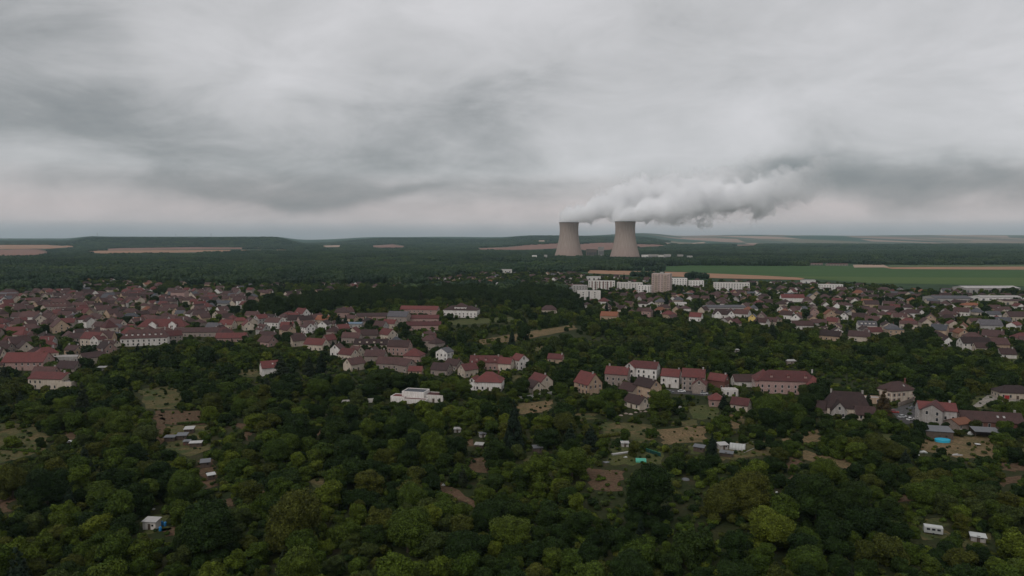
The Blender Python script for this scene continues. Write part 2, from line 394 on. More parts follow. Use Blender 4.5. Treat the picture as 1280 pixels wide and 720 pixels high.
def sheet(name, poly, mat, lift, jit=0.0):
    """a flat patch on the level plain; outline given by the pixels it covers"""
    pts = [at(*p) for p in poly]
    r = random.Random(int(poly[0][0] * 7 + poly[0][1])); o2 = []
    for i, p in enumerate(pts):
        q = pts[(i + 1) % len(pts)]; d = (q - p).length
        n = max(1, min(10, int(d / 3))) if jit else 1
        for k in range(n):
            t = p.lerp(q, k / n)
            if jit: t += Vector((r.uniform(-jit, jit), r.uniform(-jit, jit), 0))
            o2.append(t)
    b = MB().add([(p.x, p.y, lift) for p in o2], [tuple(range(len(o2)))])
    o = b.build(name, mat)
    o.data.polygons[0].flip() if o.data.polygons[0].normal.z < 0 else None
    return tag(o, kind='structure')
def drape(name, poly, mat, lift=1.2):
    """a field lying on the slopes far off: a grid over its outline, set on the terrain"""
    P = [at(*p) for p in poly]
    if any(p is None for p in P): return None
    P = [(p.x, p.y) for p in P]
    xs = [p[0] for p in P]; yy = [p[1] for p in P]
    nx = 36; ny = 26; b = MB(); idx = {}
    def v(i, j):
        if (i, j) not in idx:
            x = min(xs) + (max(xs) - min(xs)) * i / nx; y = min(yy) + (max(yy) - min(yy)) * j / ny
            idx[(i, j)] = len(b.v); b.v.append((x, y, height(x, y) + lift))
        return idx[(i, j)]
    for i in range(nx):
        for j in range(ny):
            x = min(xs) + (max(xs) - min(xs)) * (i + .5) / nx; y = min(yy) + (max(yy) - min(yy)) * (j + .5) / ny
            if inpoly(x, y, P): b.f.append((v(i, j), v(i + 1, j), v(i + 1, j + 1), v(i, j + 1))); b.m.append(0)
    if not b.f: return None
    return tag(b.build(name, mat), kind='structure')
CLEAR = []     # outlines (in pixels) of open ground that trees must not hide
def open_ground(name, poly, mat, lift=.05, jit=1.0):
    CLEAR.append(poly); return sheet(name, poly, mat, lift, jit)
open_ground('crop_field', [(770, 335.5), (860, 332), (1400, 333.6), (1420, 361), (1200, 356), (1090, 354), (1000, 348), (900, 342.4)], M['green_crop'], .30, 0)
sheet('crop_field', [(985, 345.6), (1410, 348.5), (1420, 361), (1200, 356), (1090, 354), (1005, 348)], M['olive_crop'], .42)
open_ground('wheat_field', [(735, 337.8), (850, 340.2), (960, 345.0), (1008, 347.6), (1000, 350), (900, 348), (820, 345), (735, 341.6)], M['wheat'], .36, 0)
open_ground('wheat_field', [(1104, 334.4), (1200, 333.2), (1400, 333.6), (1400, 337.6), (1250, 337.2), (1115, 336.4)], M['wheat'], .55, 0)
open_ground('wheat_field', [(1066, 331.2), (1104, 331.0), (1112, 334.4), (1068, 334.6)], M['pale_crop'], .55, 0)
open_ground('meadow', [(1112, 331.2), (1262, 331.0), (1400, 331.0), (1400, 333.2), (1110, 334)], M['meadow'], .60, 0)
open_ground('wheat_field', [(1230, 322.0), (1257, 322.0), (1257, 323.2), (1230, 323.2)], M['pale_crop'], .60, 0)
open_ground('meadow', [(640, 329), (700, 330), (700, 332.5), (620, 332)], M['meadow'], .60, 0)
open_ground('wheat_field', [(90, 344), (120, 343), (122, 346), (95, 347)], M['stubble'], .60, 0)
FAR = [('wheat_field', [(-60, 306), (60, 306.4), (94, 307.4), (92, 309), (60, 311), (-60, 312)], 'wheat'),
    ('wheat_field', [(-60, 312.4), (50, 311.8), (66, 317), (40, 319.5), (-60, 322)], 'stubble'),
    ('wheat_field', [(97, 315), (130, 313.4), (235, 312.6), (330, 312.6), (412, 312), (410, 313.2), (250, 315.4), (130, 317.2)], 'wheat'),
    ('wheat_field', [(112, 312.6), (150, 310.4), (240, 309.2), (352, 309.8), (330, 311.2), (240, 311.8), (130, 313)], 'stubble'),
    ('wheat_field', [(403, 307), (427, 306.4), (425, 309), (405, 309)], 'pale_crop'),
    ('wheat_field', [(465, 307), (492, 305.4), (510, 308), (500, 309.5), (465, 309.4)], 'stubble'),
    ('wheat_field', [(593, 310.5), (650, 307.6), (706, 304), (706, 310), (655, 312.5), (596, 312)], 'stubble'),
    ('wheat_field', [(660, 300.6), (690, 300.6), (690, 302), (664, 302)], 'pale_crop'),
    ('wheat_field', [(722, 306), (750, 303.6), (772, 303.4), (772, 311), (745, 314), (722, 312)], 'stubble'),
    ('wheat_field', [(796, 305.4), (826, 306.2), (833, 308), (796, 309.5)], 'stubble'),
    ('wheat_field', [(830, 303), (880, 302.4), (880, 304.6), (832, 305)], 'pale_crop'),
    ('wheat_field', [(908, 306.4), (946, 305), (945, 306.8), (915, 307.6)], 'stubble')]
for nm, poly, mt in FAR:
    if drape(nm, poly, M[mt]): CLEAR.append(poly)
for nm, poly, mt in [
    ('dry_grass', [(-30, 528), (45, 530), (62, 545), (58, 562), (-30, 590)], 'grass_dry'),
    ('bare_soil', [(82, 535), (97, 530), (96, 548), (84, 552)], 'soil'),
    ('dry_grass', [(172, 486), (215, 482), (230, 500), (224, 511), (180, 511)], 'grass_dry'),
    ('bare_soil', [(195, 513), (262, 514), (258, 531), (205, 531)], 'soil'),
    ('garden_path', [(192, 518), (204, 518), (208, 552), (198, 556)], 'soil'),
    ('allotment_ground', [(208, 532), (262, 532), (264, 562), (238, 571), (206, 560)], 'grass_dry'),
    ('bare_soil', [(296, 528), (313, 530), (312, 552), (300, 550)], 'soil'),
    ('bare_soil', [(398, 538), (422, 540), (420, 549), (400, 548)], 'soil'),
    ('tan_ground', [(645, 506), (690, 500), (688, 514), (650, 518)], 'tan_ground'),
    ('lawn', [(862, 508), (900, 505), (897, 524), (868, 524)], 'lawn'),
    ('bare_soil', [(820, 537), (880, 532), (882, 553), (832, 556)], 'tan_ground'),
    ('dry_grass', [(745, 526), (816, 531), (822, 545), (800, 556), (755, 545)], 'grass_dry'),
    ('allotment_ground', [(760, 557), (832, 563), (828, 580), (762, 582)], 'lawn'),
    ('bare_soil', [(735, 584), (778, 590), (775, 614), (740, 612)], 'soil'),
    ('allotment_ground', [(895, 553), (960, 551), (966, 569), (900, 575)], 'grass_dry'),
    ('tan_ground', [(980, 548), (1020, 536), (1026, 552), (985, 557)], 'tan_ground'),
    ('tan_ground', [(1002, 562), (1065, 577), (1063, 587), (1002, 573)], 'tan_ground'),
    ('garden_path', [(984, 570), (998, 574), (996, 602), (984, 602)], 'soil'),
    ('dry_grass', [(1152, 547), (1242, 545), (1240, 574), (1200, 573), (1150, 562)], 'tan_ground'),
    ('lawn', [(1215, 497), (1240, 495), (1232, 511), (1212, 510)], 'lawn'),
    ('lawn', [(1262, 503), (1330, 503), (1330, 513), (1255, 511)], 'lawn'),
    ('bare_soil', [(232, 641), (290, 622), (294, 631), (240, 651)], 'soil'),
    ('bare_soil', [(198, 662), (240, 656), (236, 668), (200, 673)], 'soil'),
    ('bare_soil', [(-20, 616), (16, 622), (14, 640), (-20, 648)], 'soil'),
    ('bare_soil', [(588, 573), (612, 572), (610, 592), (590, 591)], 'soil'),
    ('garden_path', [(530, 604), (548, 602), (602, 630), (596, 636)], 'soil'),
    ('dry_grass', [(598, 425), (640, 418), (715, 406), (722, 411), (650, 426), (600, 431)], 'tan_ground'),
    ('dry_grass', [(660, 434), (700, 431), (702, 436), (662, 440)], 'grass_dry'),
    ('allotment_ground', [(176, 646), (208, 642), (212, 664), (178, 670)], 'lawn'),
    ('dry_grass', [(1148, 650), (1186, 648), (1186, 674), (1150, 676)], 'grass_dry'),
    ('dry_grass', [(1202, 668), (1236, 668), (1236, 684), (1204, 684)], 'grass_dry'),
    ('bare_soil', [(246, 576), (268, 574), (272, 606), (258, 612)], 'soil'),
    ('dry_grass', [(640, 470), (668, 468), (664, 476), (642, 478)], 'grass_dry'),
    ('dry_grass', [(860, 556), (880, 554), (884, 566), (862, 568)], 'lawn'),
    ('bare_soil', [(1120, 620), (1142, 618), (1144, 626), (1122, 630)], 'soil'),
    ('dry_grass', [(1256, 444), (1300, 440), (1300, 452), (1258, 452)], 'lawn'),
    ('dry_grass', [(654, 571), (673, 569), (674, 583), (656, 585)], 'grass_dry'),
    ('dry_grass', [(700, 521), (744, 515), (746, 524), (704, 529)], 'grass_dry'),
    ('bare_soil', [(913, 517), (929, 515), (928, 535), (911, 535)], 'tan_ground'),
    ('bare_soil', [(573, 550), (593, 550), (594, 559), (574, 559)], 'soil'),
    ('dry_grass', [(838, 527), (872, 524), (872, 531), (840, 533)], 'grass_dry'),
    ('tan_ground', [(1244, 599), (1277, 596), (1279, 604), (1250, 608)], 'soil'),
    ('dry_grass', [(560, 400), (640, 396), (642, 402), (562, 407)], 'lawn'),
    ('dry_grass', [(300, 462), (326, 462), (322, 471), (300, 471)], 'grass_dry'),
    ('bare_soil', [(1178, 604), (1200, 602), (1202, 609), (1180, 611)], 'soil'),
    ('dry_grass', [(1255, 552), (1292, 556), (1290, 566), (1252, 562)], 'grass_dry'),
    ('dry_grass', [(385, 600), (408, 598), (410, 608), (388, 610)], 'grass_dry'),
    ('dry_grass', [(1085, 545), (1118, 541), (1120, 549), (1088, 553)], 'lawn'),
    ('garden_path', [(300, 622), (345, 606), (348, 610), (302, 628)], 'soil'),
    ('bare_soil', [(1250, 578), (1296, 580), (1296, 590), (1252, 588)], 'soil')]:
    open_ground(nm, poly, M[mt], .06, 1.5)
sheet('driveway', [(1214, 509), (1226, 509), (1256, 490), (1262, 484), (1244, 487)], M['gravel'], .10, 0)
sheet('terrace', [(1236, 497), (1300, 499), (1300, 503), (1240, 502)], M['gravel'], .12, 0)
CLEAR.append([(1214, 509), (1226, 509), (1252, 492), (1246, 488)])
open_ground('yard', [(1112, 512), (1146, 502), (1152, 520), (1164, 530), (1128, 530)], M['asphalt'], .09, .3)
open_ground('road', [(830, 486), (868, 488), (900, 492), (895, 497), (862, 493), (828, 492)], M['asphalt'], .09, .2)
# ------------------------------------------------------------------ cooling towers and their steam
LAND = []      # things one can find in the picture: (name, pixel x, pixel y)
THINGS = []    # repeats to be described by what stands next to them
def concrete_shell():
    m, nt, bs = new_mat('tower_concrete'); oc = objc(nt)
    s = nt.nodes.new('ShaderNodeSeparateXYZ'); nt.links.new(oc, s.inputs[0])
    ang = math_(nt, 'ARCTAN2', s.outputs[0], s.outputs[1])
    cc = nt.nodes.new('ShaderNodeCombineXYZ'); nt.links.new(math_(nt, 'MULTIPLY', ang, 30.0), cc.inputs[0]); nt.links.new(math_(nt, 'MULTIPLY', s.outputs[2], .045), cc.inputs[2])
    st = noise(nt, cc.outputs[0], .55, 5, .65)
    c = mix(nt, ramp(nt, st, [(.36, 0.), (.64, 1.)]), (.28, .215, .18), (.38, .305, .26))
    band = math_(nt, 'MODULO', s.outputs[2], 8.0)
    c = mix(nt, math_(nt, 'MULTIPLY', math_(nt, 'LESS_THAN', band, .6), .18), c, (.2, .17, .16))
    rosy = ramp(nt, math_(nt, 'DIVIDE', s.outputs[2], 170.0), [(.08, 1.0), (.42, 0.0)])
    c = mix(nt, math_(nt, 'MULTIPLY', rosy, .45), c, (.30, .20, .178))
    nt.links.new(c, bs.inputs['Base Color']); bs.inputs['Roughness'].default_value = .9
    return m
M['tower'] = concrete_shell(); M['dark_concrete'] = plain('stained_concrete', (.16, .14, .13), .9, .3, .3)
def cooling_tower(px, D, label):
    x = (px - 640) / F * D
    root = tag(empty('cooling_tower', (x, D, 0)), label, 'cooling tower', 'cooling towers of the power station')
    b = MB(); n = 96; N = 40; Ht = 172.0
    def rad(z):
        a = 45.5; zt = 138.0
        return a * math.sqrt(1 + ((z - zt) / (112.0 if z < zt else 95.0)) ** 2)
    for j in range(N + 1):
        z = 8 + (Ht - 8) * j / N
        for k in range(n):
            t = 2 * math.pi * k / n; b.v.append((rad(z) * math.cos(t), rad(z) * math.sin(t), z))
    for j in range(N + 1):
        z = Ht - (Ht - 8) * j / N
        for k in range(n):
            t = 2 * math.pi * k / n; b.v.append(((rad(z) - 1.2) * math.cos(t), (rad(z) - 1.2) * math.sin(t), z))
    L = 2 * (N + 1)
    for j in range(L):
        for k in range(n):
            b.f.append((j * n + k, j * n + (k + 1) % n, ((j + 1) % L) * n + (k + 1) % n, ((j + 1) % L) * n + k)); b.m.append(0)
    b.build('shell', M['tower'], root, True)
    rim = MB(); r0 = rad(Ht)
    prof = [(r0 - 2, Ht - .4), (r0 + 1.3, Ht - .4), (r0 + 1.3, Ht + 1.2), (r0 - 2, Ht + 1.2)]
    for k in range(n):
        t = 2 * math.pi * k / n
        rim.v += [(r * math.cos(t), r * math.sin(t), z) for r, z in prof]
    for k in range(n):
        for q in range(4):
            a = k * 4 + q; bq = k * 4 + (q + 1) % 4; kk = ((k + 1) % n) * 4
            rim.f.append((a, kk + q, kk + (q + 1) % 4, bq)); rim.m.append(0)
    rim.build('rim', M['dark_concrete'], root)
    rb = rad(8); col = None
    for k in range(48):
        t = 2 * math.pi * k / 48; t2 = t + (.09 if k % 2 else -.09)
        me = MB().cyl(((rb + 5) * math.cos(t2), (rb + 5) * math.sin(t2), 0), ((rb - .5) * math.cos(t), (rb - .5) * math.sin(t), 8.5), .6, .6, 6)
        me.build('support_column', M['concrete'], root)
    LAND.append((label_short[px], px, 300))
    return root
label_short = {711: 'left cooling tower', 781: 'right cooling tower'}
cooling_tower(711, 3400, 'left one of two tall tan concrete cooling towers, slightly smaller, steam rising from its rim')
cooling_tower(781, 3230, 'right one of two tall tan concrete cooling towers, slightly larger, steam rising from its rim')

def plume(px0, D, pts, label, seed, dens):
    """steam: a closed tube-shaped body of vapour; path points (x along, z height, radius, density) in metres from the rim"""
    m = bpy.data.materials.new('steam'); m.use_nodes = True; nt = m.node_tree; nt.nodes.clear()
    o_ = nt.nodes.new('ShaderNodeOutputMaterial'); pv = nt.nodes.new('ShaderNodeVolumePrincipled')
    pv.inputs['Color'].default_value = (.985, .985, .99, 1); pv.inputs['Anisotropy'].default_value = .0
    nt.links.new(pv.outputs[0], o_.inputs['Volume'])
    s = nt.nodes.new('ShaderNodeSeparateXYZ'); oc = objc(nt); nt.links.new(oc, s.inputs[0])
    xmax = pts[-1][0]
    def curve(idx, scale):
        n = nt.nodes.new('ShaderNodeFloatCurve'); c = n.mapping.curves[0]
        nt.links.new(math_(nt, 'DIVIDE', s.outputs[0], xmax), n.inputs['Value'])
        c.points[0].location = (0, pts[0][idx] / scale); c.points[1].location = (1, pts[-1][idx] / scale)
        for p in pts[1:-1]: c.points.new(p[0] / xmax, p[idx] / scale)
        n.mapping.update()
        return math_(nt, 'MULTIPLY', n.outputs[0], scale)
    zc = curve(1, 400.0); rr = curve(2, 200.0); dd = curve(3, 1.0)
    dz = math_(nt, 'SUBTRACT', s.outputs[2], zc)
    mp = nt.nodes.new('ShaderNodeMapping'); mp.inputs['Location'].default_value = (seed * 37.0, seed * 11.0, 0)
    nt.links.new(oc, mp.inputs[0])
    nz = noise(nt, mp.outputs[0], 1 / 85.0, 6, .62, dist=.25)
    n2 = noise(nt, mp.outputs[0], 1 / 230.0, 2, .5)
    q = math_(nt, 'SQRT', math_(nt, 'ADD', math_(nt, 'POWER', dz, 2), math_(nt, 'POWER', s.outputs[1], 2)))
    q = math_(nt, 'DIVIDE', q, rr)
    q = math_(nt, 'ADD', q, math_(nt, 'MULTIPLY', math_(nt, 'SUBTRACT', nz, .5), -3.2))
    q = math_(nt, 'ADD', q, math_(nt, 'MULTIPLY', math_(nt, 'SUBTRACT', n2, .5), -.8))
    q = math_(nt, 'ADD', q, math_(nt, 'MULTIPLY', math_(nt, 'MAXIMUM', math_(nt, 'SUBTRACT', -28.0, s.outputs[0]), 0.0), 1 / 45.0))
    q = math_(nt, 'SUBTRACT', q, math_(nt, 'MULTIPLY', math_(nt, 'MAXIMUM', math_(nt, 'SUBTRACT', 70.0, s.outputs[0]), 0.0), .22 / 70.0))
    e = nt.nodes.new('ShaderNodeMapRange'); e.interpolation_type = 'SMOOTHSTEP'
    e.inputs['From Min'].default_value = .88; e.inputs['From Max'].default_value = .58
    nt.links.new(q, e.inputs['Value'])
    nt.links.new(math_(nt, 'MULTIPLY', math_(nt, 'MULTIPLY', e.outputs[0], dd), dens), pv.inputs['Density'])
    # the body: a swept tube a little wider than the vapour
    b = MB(); n = 16; path = [(-70, pts[0][1], pts[0][2] * .5)] + [(p[0], p[1], p[2]) for p in pts]
    sub = []
    for a_, b_ in zip(path, path[1:]):
        for k in range(3): t = k / 3; sub.append(tuple(a_[i] * (1 - t) + b_[i] * t for i in range(3)))
    sub.append(path[-1])
    for j, (x, z, r) in enumerate(sub):
        for k in range(n):
            t = 2 * math.pi * k / n
            b.v.append((x, math.cos(t) * r * 1.75, max(z + math.sin(t) * r * 1.75, -2 if x < 120 else -400)))
    for j in range(len(sub) - 1):
        for k in range(n):
            b.f.append((j * n + k, (j + 1) * n + k, (j + 1) * n + (k + 1) % n, j * n + (k + 1) % n)[::-1]); b.m.append(0)
    b.f += [tuple(range(n))[::-1], tuple(range(len(sub) * n - n, len(sub) * n))]; b.m += [0, 0]
    o = b.build('steam_plume', m); o.location = ((px0 - 640) / F * D, D, 173.5)
    tag(o, label, 'steam', 'steam plumes drifting from the cooling towers')
    o.rotation_euler = (0, 0, R(6))
    m.cycles.volume_step_rate = 1.0
    return o
STEAM1 = [(0, 2, 72, 1), (50, 32, 76, 1), (120, 72, 84, 1), (230, 110, 96, .9), (380, 128, 106, .65), (560, 142, 112, .4), (720, 165, 120, .22), (900, 200, 130, .08), (1080, 240, 140, 0)]
STEAM2 = [(0, 2, 72, 1), (60, 28, 76, 1), (150, 60, 84, 1), (300, 90, 98, .9), (450, 98, 102, .8), (600, 112, 102, .6), (720, 140, 104, .35), (850, 175, 112, .15), (1000, 220, 120, 0)]
plume(711, 3400, STEAM1, 'white steam plume drifting right from the left cooling tower, thinning behind the other plume', 1, .05)
plume(781, 3230, STEAM2, 'denser billowing white steam plume drifting right from the right cooling tower', 2, .06)

# ------------------------------------------------------------------ tree shapes
NP = np.random.default_rng(5)
def ico(sub):
    import bmesh
    bm = bmesh.new(); bmesh.ops.create_icosphere(bm, subdivisions=sub, radius=1)
    v = np.array([tuple(q.co) for q in bm.verts]); f = [tuple(q.index for q in p.verts) for p in bm.faces]; bm.free()
    return v, f
ICO1 = ico(1); ICO2 = ico(2)
def leaves(P, N, size):
    """one small quad per leaf clump, P centres, N normals"""
    n = len(P); N = N / np.linalg.norm(N, axis=1, keepdims=True)
    a = np.cross(N, NP.normal(size=(n, 3))); a /= np.linalg.norm(a, axis=1, keepdims=True); b = np.cross(N, a)
    s = size * NP.uniform(.55, 1.35, (n, 1))
    q = np.stack([P - a * s - b * s * .6, P + a * s * .7 - b * s, P + a * s + b * s * .7, P - a * s * .6 + b * s], 1)
    return q.reshape(-1, 3)
def rawmesh(name, verts, tris, quads, mat, smooth_tris=False):
    me = bpy.data.meshes.new(name)
    nv = len(verts); nt_, nq = len(tris), len(quads)
    me.vertices.add(nv); me.vertices.foreach_set('co', np.asarray(verts, dtype=np.float32).ravel())
    me.loops.add(nt_ * 3 + nq * 4)
    li = np.concatenate([np.asarray(tris, dtype=np.int32).ravel(), np.asarray(quads, dtype=np.int32).ravel()]) if nt_ and nq else np.asarray(tris if nt_ else quads, dtype=np.int32).ravel()
    me.loops.foreach_set('vertex_index', li)
    me.polygons.add(nt_ + nq)
    st = np.concatenate([np.arange(nt_) * 3, nt_ * 3 + np.arange(nq) * 4]).astype(np.int32)
    me.polygons.foreach_set('loop_start', st)
    me.update(calc_edges=True); me.validate()
    me.materials.append(mat)
    return me
def crown(lobes, nleaf, leaf, mat, name='crown', core=.84, sub=ICO2, outw=.55, minz=None):
    """lobes: (x,y,z,rx,rz); a rough solid inside each lobe, leaf clumps over and around it"""
    V = []; T = []; off = 0
    L = np.array(lobes)
    for (x, y, z, rx, rz) in lobes:
        v, f = sub; d = 1 + NP.normal(0, .10, len(v))
        w = v * np.array([rx, rx, rz]) * core * d[:, None] + np.array([x, y, z])
        V.append(w); T += [(a + off, b + off, c + off) for a, b, c in f]; off += len(v)
    area = L[:, 3] ** 2; cnt = np.maximum(6, (nleaf * area / area.sum()).astype(int))
    PP = []; NN = []
    for (x, y, z, rx, rz), c in zip(lobes, cnt):
        d = NP.normal(size=(c * 2, 3)); d /= np.linalg.norm(d, axis=1, keepdims=True)
        d = d[(d[:, 2] > -.45)][:c]
        # twigs bunch up: pull the directions towards a few random spokes
        sp = NP.normal(size=(14, 3)); sp /= np.linalg.norm(sp, axis=1, keepdims=True)
        near = sp[np.argmax(d @ sp.T, axis=1)]
        closeness = (d * near).sum(1)
        r = .84 + .46 * closeness ** 5 * NP.uniform(.3, 1.0, len(d)) 
        p = d * np.array([rx, rx, rz]) * r[:, None] + np.array([x, y, z])
        PP.append(p); NN.append(d + NP.normal(0, outw, d.shape) + np.array([0, 0, .25]))
    P = np.concatenate(PP); N = np.concatenate(NN)
    keep = np.ones(len(P), bool)
    for (x, y, z, rx, rz) in lobes:
        q = (P - np.array([x, y, z])) / np.array([rx, rx, rz]); keep &= (np.linalg.norm(q, axis=1) > .74)
    P = P[keep]; N = N[keep]
    if minz is not None: P[:, 2] = np.maximum(P[:, 2], minz)
    Q = leaves(P, N, leaf); V = np.concatenate(V + [Q])
    quads = np.arange(len(P) * 4).reshape(-1, 4) + off
    return rawmesh(name, V, T, quads, mat)
def round_lobes(r, Rr, zc, hz, n):
    out = []
    for k in range(n):
        a = r.uniform(0, 6.283); q = math.sqrt(r.random()) * .66 * Rr; zz = r.uniform(-.55, .75)
        k2 = math.sqrt(max(.2, 1 - zz * zz))
        lr = Rr * r.uniform(.24, .48)
        out.append((math.cos(a) * q * k2, math.sin(a) * q * k2, zc + zz * (hz - lr * .6), lr, lr * r.uniform(.75, 1.0)))
    for k in range(max(5, n // 3)):   # the skirt of foliage near the ground
        a = r.uniform(0, 6.283); q = Rr * r.uniform(.35, .68); lr = Rr * r.uniform(.26, .38)
        out.append((math.cos(a) * q, math.sin(a) * q, lr * .8 + .15, lr, lr * 1.1))
    out.append((0, 0, zc, Rr * .55, hz * .7))
    return out
def trunk_mesh(h, r, spread, seed):
    r_ = random.Random(seed); b = MB(); top = h * .62
    b.cyl((0, 0, -.3), (.1, .05, top), r, r * .55, 7)
    for k in range(6):
        a = r_.uniform(0, 6.28); z0 = h * r_.uniform(.28, .6); q = spread * r_.uniform(.4, .8)
        p = (math.cos(a) * q, math.sin(a) * q, z0 + spread * r_.uniform(.4, .8))
        b.cyl((.05, .03, z0), p, r * .38, r * .14, 5)
    return b.mesh('trunk', M['bark'])
TONES = {'dark green': 'leaf_dark', 'mid green': 'leaf_mid', 'bright yellow-green': 'leaf_fresh', 'olive green': 'leaf_olive', 'grey-green': 'leaf_grey'}
SHAPES = []
for k in range(6):   # broadleaf crowns about 4 m in radius, 8 to 9 m high
    r_ = random.Random(40 + k); Rr = 4.0
    hz = [3.3, 3.9, 3.0, 4.3, 3.6, 3.2][k]; zc = .55 + hz
    lob = round_lobes(r_, Rr, zc, hz, [11, 13, 9, 14, 16, 12][k])
    st = NP.bit_generator.state
    hi = crown(lob, 11000, .155, M['leaf_mid'], core=.76, outw=1.0); lo = crown(lob, 2200, .30, M['leaf_mid'], sub=ICO1, outw=.9)
    SHAPES.append(dict(hi=hi, lo=lo, h=zc + hz, tr=trunk_mesh(zc + hz, .24, 2.2, k)))
for k in range(3):   # crowns of the big old trees: more limbs, finer leaves for their size
    r_ = random.Random(60 + k); hz = [3.6, 4.1, 3.3][k]; zc = .55 + hz; lob = []
    for x, y, z, rx, rz in round_lobes(r_, 4.0, zc, hz, [20, 24, 18][k]): lob.append((x, y, z, rx * .78, rz * .78))
    lob.append((0, 0, zc, 2.6, hz * .78))
    SHAPES.append(dict(hi=crown(lob, 26000, .085, M['leaf_mid'], core=.80, outw=1.0), lo=crown(lob, 7000, .17, M['leaf_mid'], sub=ICO1, outw=.9), h=zc + hz, tr=trunk_mesh(zc + hz, .24, 2.2, 50 + k)))
def retone(me, mat):
    c = me.copy(); c.materials[0] = mat; return c
CROWN = {(k, t, q): retone(SHAPES[k][q], M[m]) for k in range(9) for t, m in TONES.items() for q in ('hi', 'lo')}
# bushes: 1.6 m radius
BUSH = []
for k in range(4):
    r_ = random.Random(80 + k)
    lob = [(math.cos(a) * q, math.sin(a) * q, r_.uniform(.7, 1.3), r_.uniform(.6, 1.0), r_.uniform(.6, .95)) for a, q in [(r_.uniform(0, 6.3), r_.uniform(.2, 1.0)) for _ in range(7)]]
    BUSH.append(crown(lob, 620, .20, M['leaf_mid'], 'foliage', sub=ICO1, minz=.03))
BUSHT = {(k, t): retone(BUSH[k], M[m]) for k in range(4) for t, m in TONES.items()}
def conifer_mesh(seed, Rr, Hh, mat, n=2600):
    r_ = random.Random(seed); lob = []
    for k in range(12):
        t = k / 12; z = 1.5 + (Hh - 2.2) * t; q = Rr * (1 - t) ** .8
        for j in range(5 if t < .7 else 2):
            a = r_.uniform(0, 6.28); rr = q * .48 + .18
            lob.append((math.cos(a) * q * .55, math.sin(a) * q * .55, z + r_.uniform(-.3, .3), rr, rr * .55 + .2))
    return crown(lob, n, .20, mat, 'crown', sub=ICO1, core=.8)
CONI = {'dark green': [conifer_mesh(k, 3.2, 13, M['leaf_conifer']) for k in range(3)], 'brown-tinged': [conifer_mesh(9, 3.2, 13, M['leaf_rust'])]}
CTR = trunk_mesh(13, .25, .8, 99)
# far wood: patches of about a dozen crowns
def wood_patch(seed, rad, nt_, nleaf, mat):
    r_ = random.Random(seed); lob = []
    for k in range(nt_):
        a = r_.uniform(0, 6.28); q = rad * math.sqrt(r_.random()); s = r_.uniform(3.5, 6.5); h = r_.uniform(6, 13)
        x, y = math.cos(a) * q, math.sin(a) * q
        lob.append((x, y, h - s * .35, s, s * .95)); lob.append((x, y, h * .45, s * .9, h * .5))
        for j in range(2): lob.append((x + r_.uniform(-3, 3), y + r_.uniform(-3, 3), h - s * r_.uniform(.2, .7), s * .6, s * .6))
    return crown(lob, nleaf, .95, mat, 'wood', sub=ICO1, core=.95, minz=.2)
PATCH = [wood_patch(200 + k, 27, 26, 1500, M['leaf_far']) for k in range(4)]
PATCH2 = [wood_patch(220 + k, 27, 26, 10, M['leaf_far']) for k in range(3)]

def scatter(name, protos, pts, label, flat_names='leaf_group'):
    """ONE object of things beyond counting: points carrying a form, a turn and a size"""
    col = bpy.data.collections.new(name + '_forms')
    for k, me in enumerate(protos):
        col.objects.link(bpy.data.objects.new('%s_%03d' % (flat_names, k), me))
    me = bpy.data.meshes.new(name)
    me.vertices.add(len(pts)); me.vertices.foreach_set('co', np.array([p[:3] for p in pts], dtype=np.float32).ravel())
    a = me.attributes.new('form', 'INT', 'POINT'); a.data.foreach_set('value', np.array([p[3] for p in pts], dtype=np.int32))
    a = me.attributes.new('turn', 'FLOAT_VECTOR', 'POINT'); a.data.foreach_set('vector', np.array([(0, 0, p[4]) for p in pts], dtype=np.float32).ravel())
    a = me.attributes.new('size', 'FLOAT_VECTOR', 'POINT'); a.data.foreach_set('vector', np.array([p[5] for p in pts], dtype=np.float32).ravel())
    o = link(bpy.data.objects.new(name, me))
    ng = bpy.data.node_groups.new(name + '_nodes', 'GeometryNodeTree')
    ng.interface.new_socket('Geometry', in_out='INPUT', socket_type='NodeSocketGeometry')
    ng.interface.new_socket('Geometry', in_out='OUTPUT', socket_type='NodeSocketGeometry')
    gi = ng.nodes.new('NodeGroupInput'); go = ng.nodes.new('NodeGroupOutput')
    ci = ng.nodes.new('GeometryNodeCollectionInfo'); ci.inputs['Collection'].default_value = col
    ci.inputs['Separate Children'].default_value = True; ci.inputs['Reset Children'].default_value = True
    ip = ng.nodes.new('GeometryNodeInstanceOnPoints'); ip.inputs['Pick Instance'].default_value = True
    def attr(n, t):
        q = ng.nodes.new('GeometryNodeInputNamedAttribute'); q.data_type = t; q.inputs['Name'].default_value = n
        return q.outputs['Attribute']
    er = ng.nodes.new('FunctionNodeEulerToRotation')
    ng.links.new(attr('turn', 'FLOAT_VECTOR'), er.inputs[0])
    ng.links.new(gi.outputs[0], ip.inputs['Points']); ng.links.new(ci.outputs[0], ip.inputs['Instance'])
    ng.links.new(attr('form', 'INT'), ip.inputs['Instance Index']); ng.links.new(er.outputs[0], ip.inputs['Rotation'])
    ng.links.new(attr('size', 'FLOAT_VECTOR'), ip.inputs['Scale']); ng.links.new(ip.outputs[0], go.inputs[0])
    md = o.modifiers.new('spread', 'NODES'); md.node_group = ng
    return tag(o, label, kind='stuff')
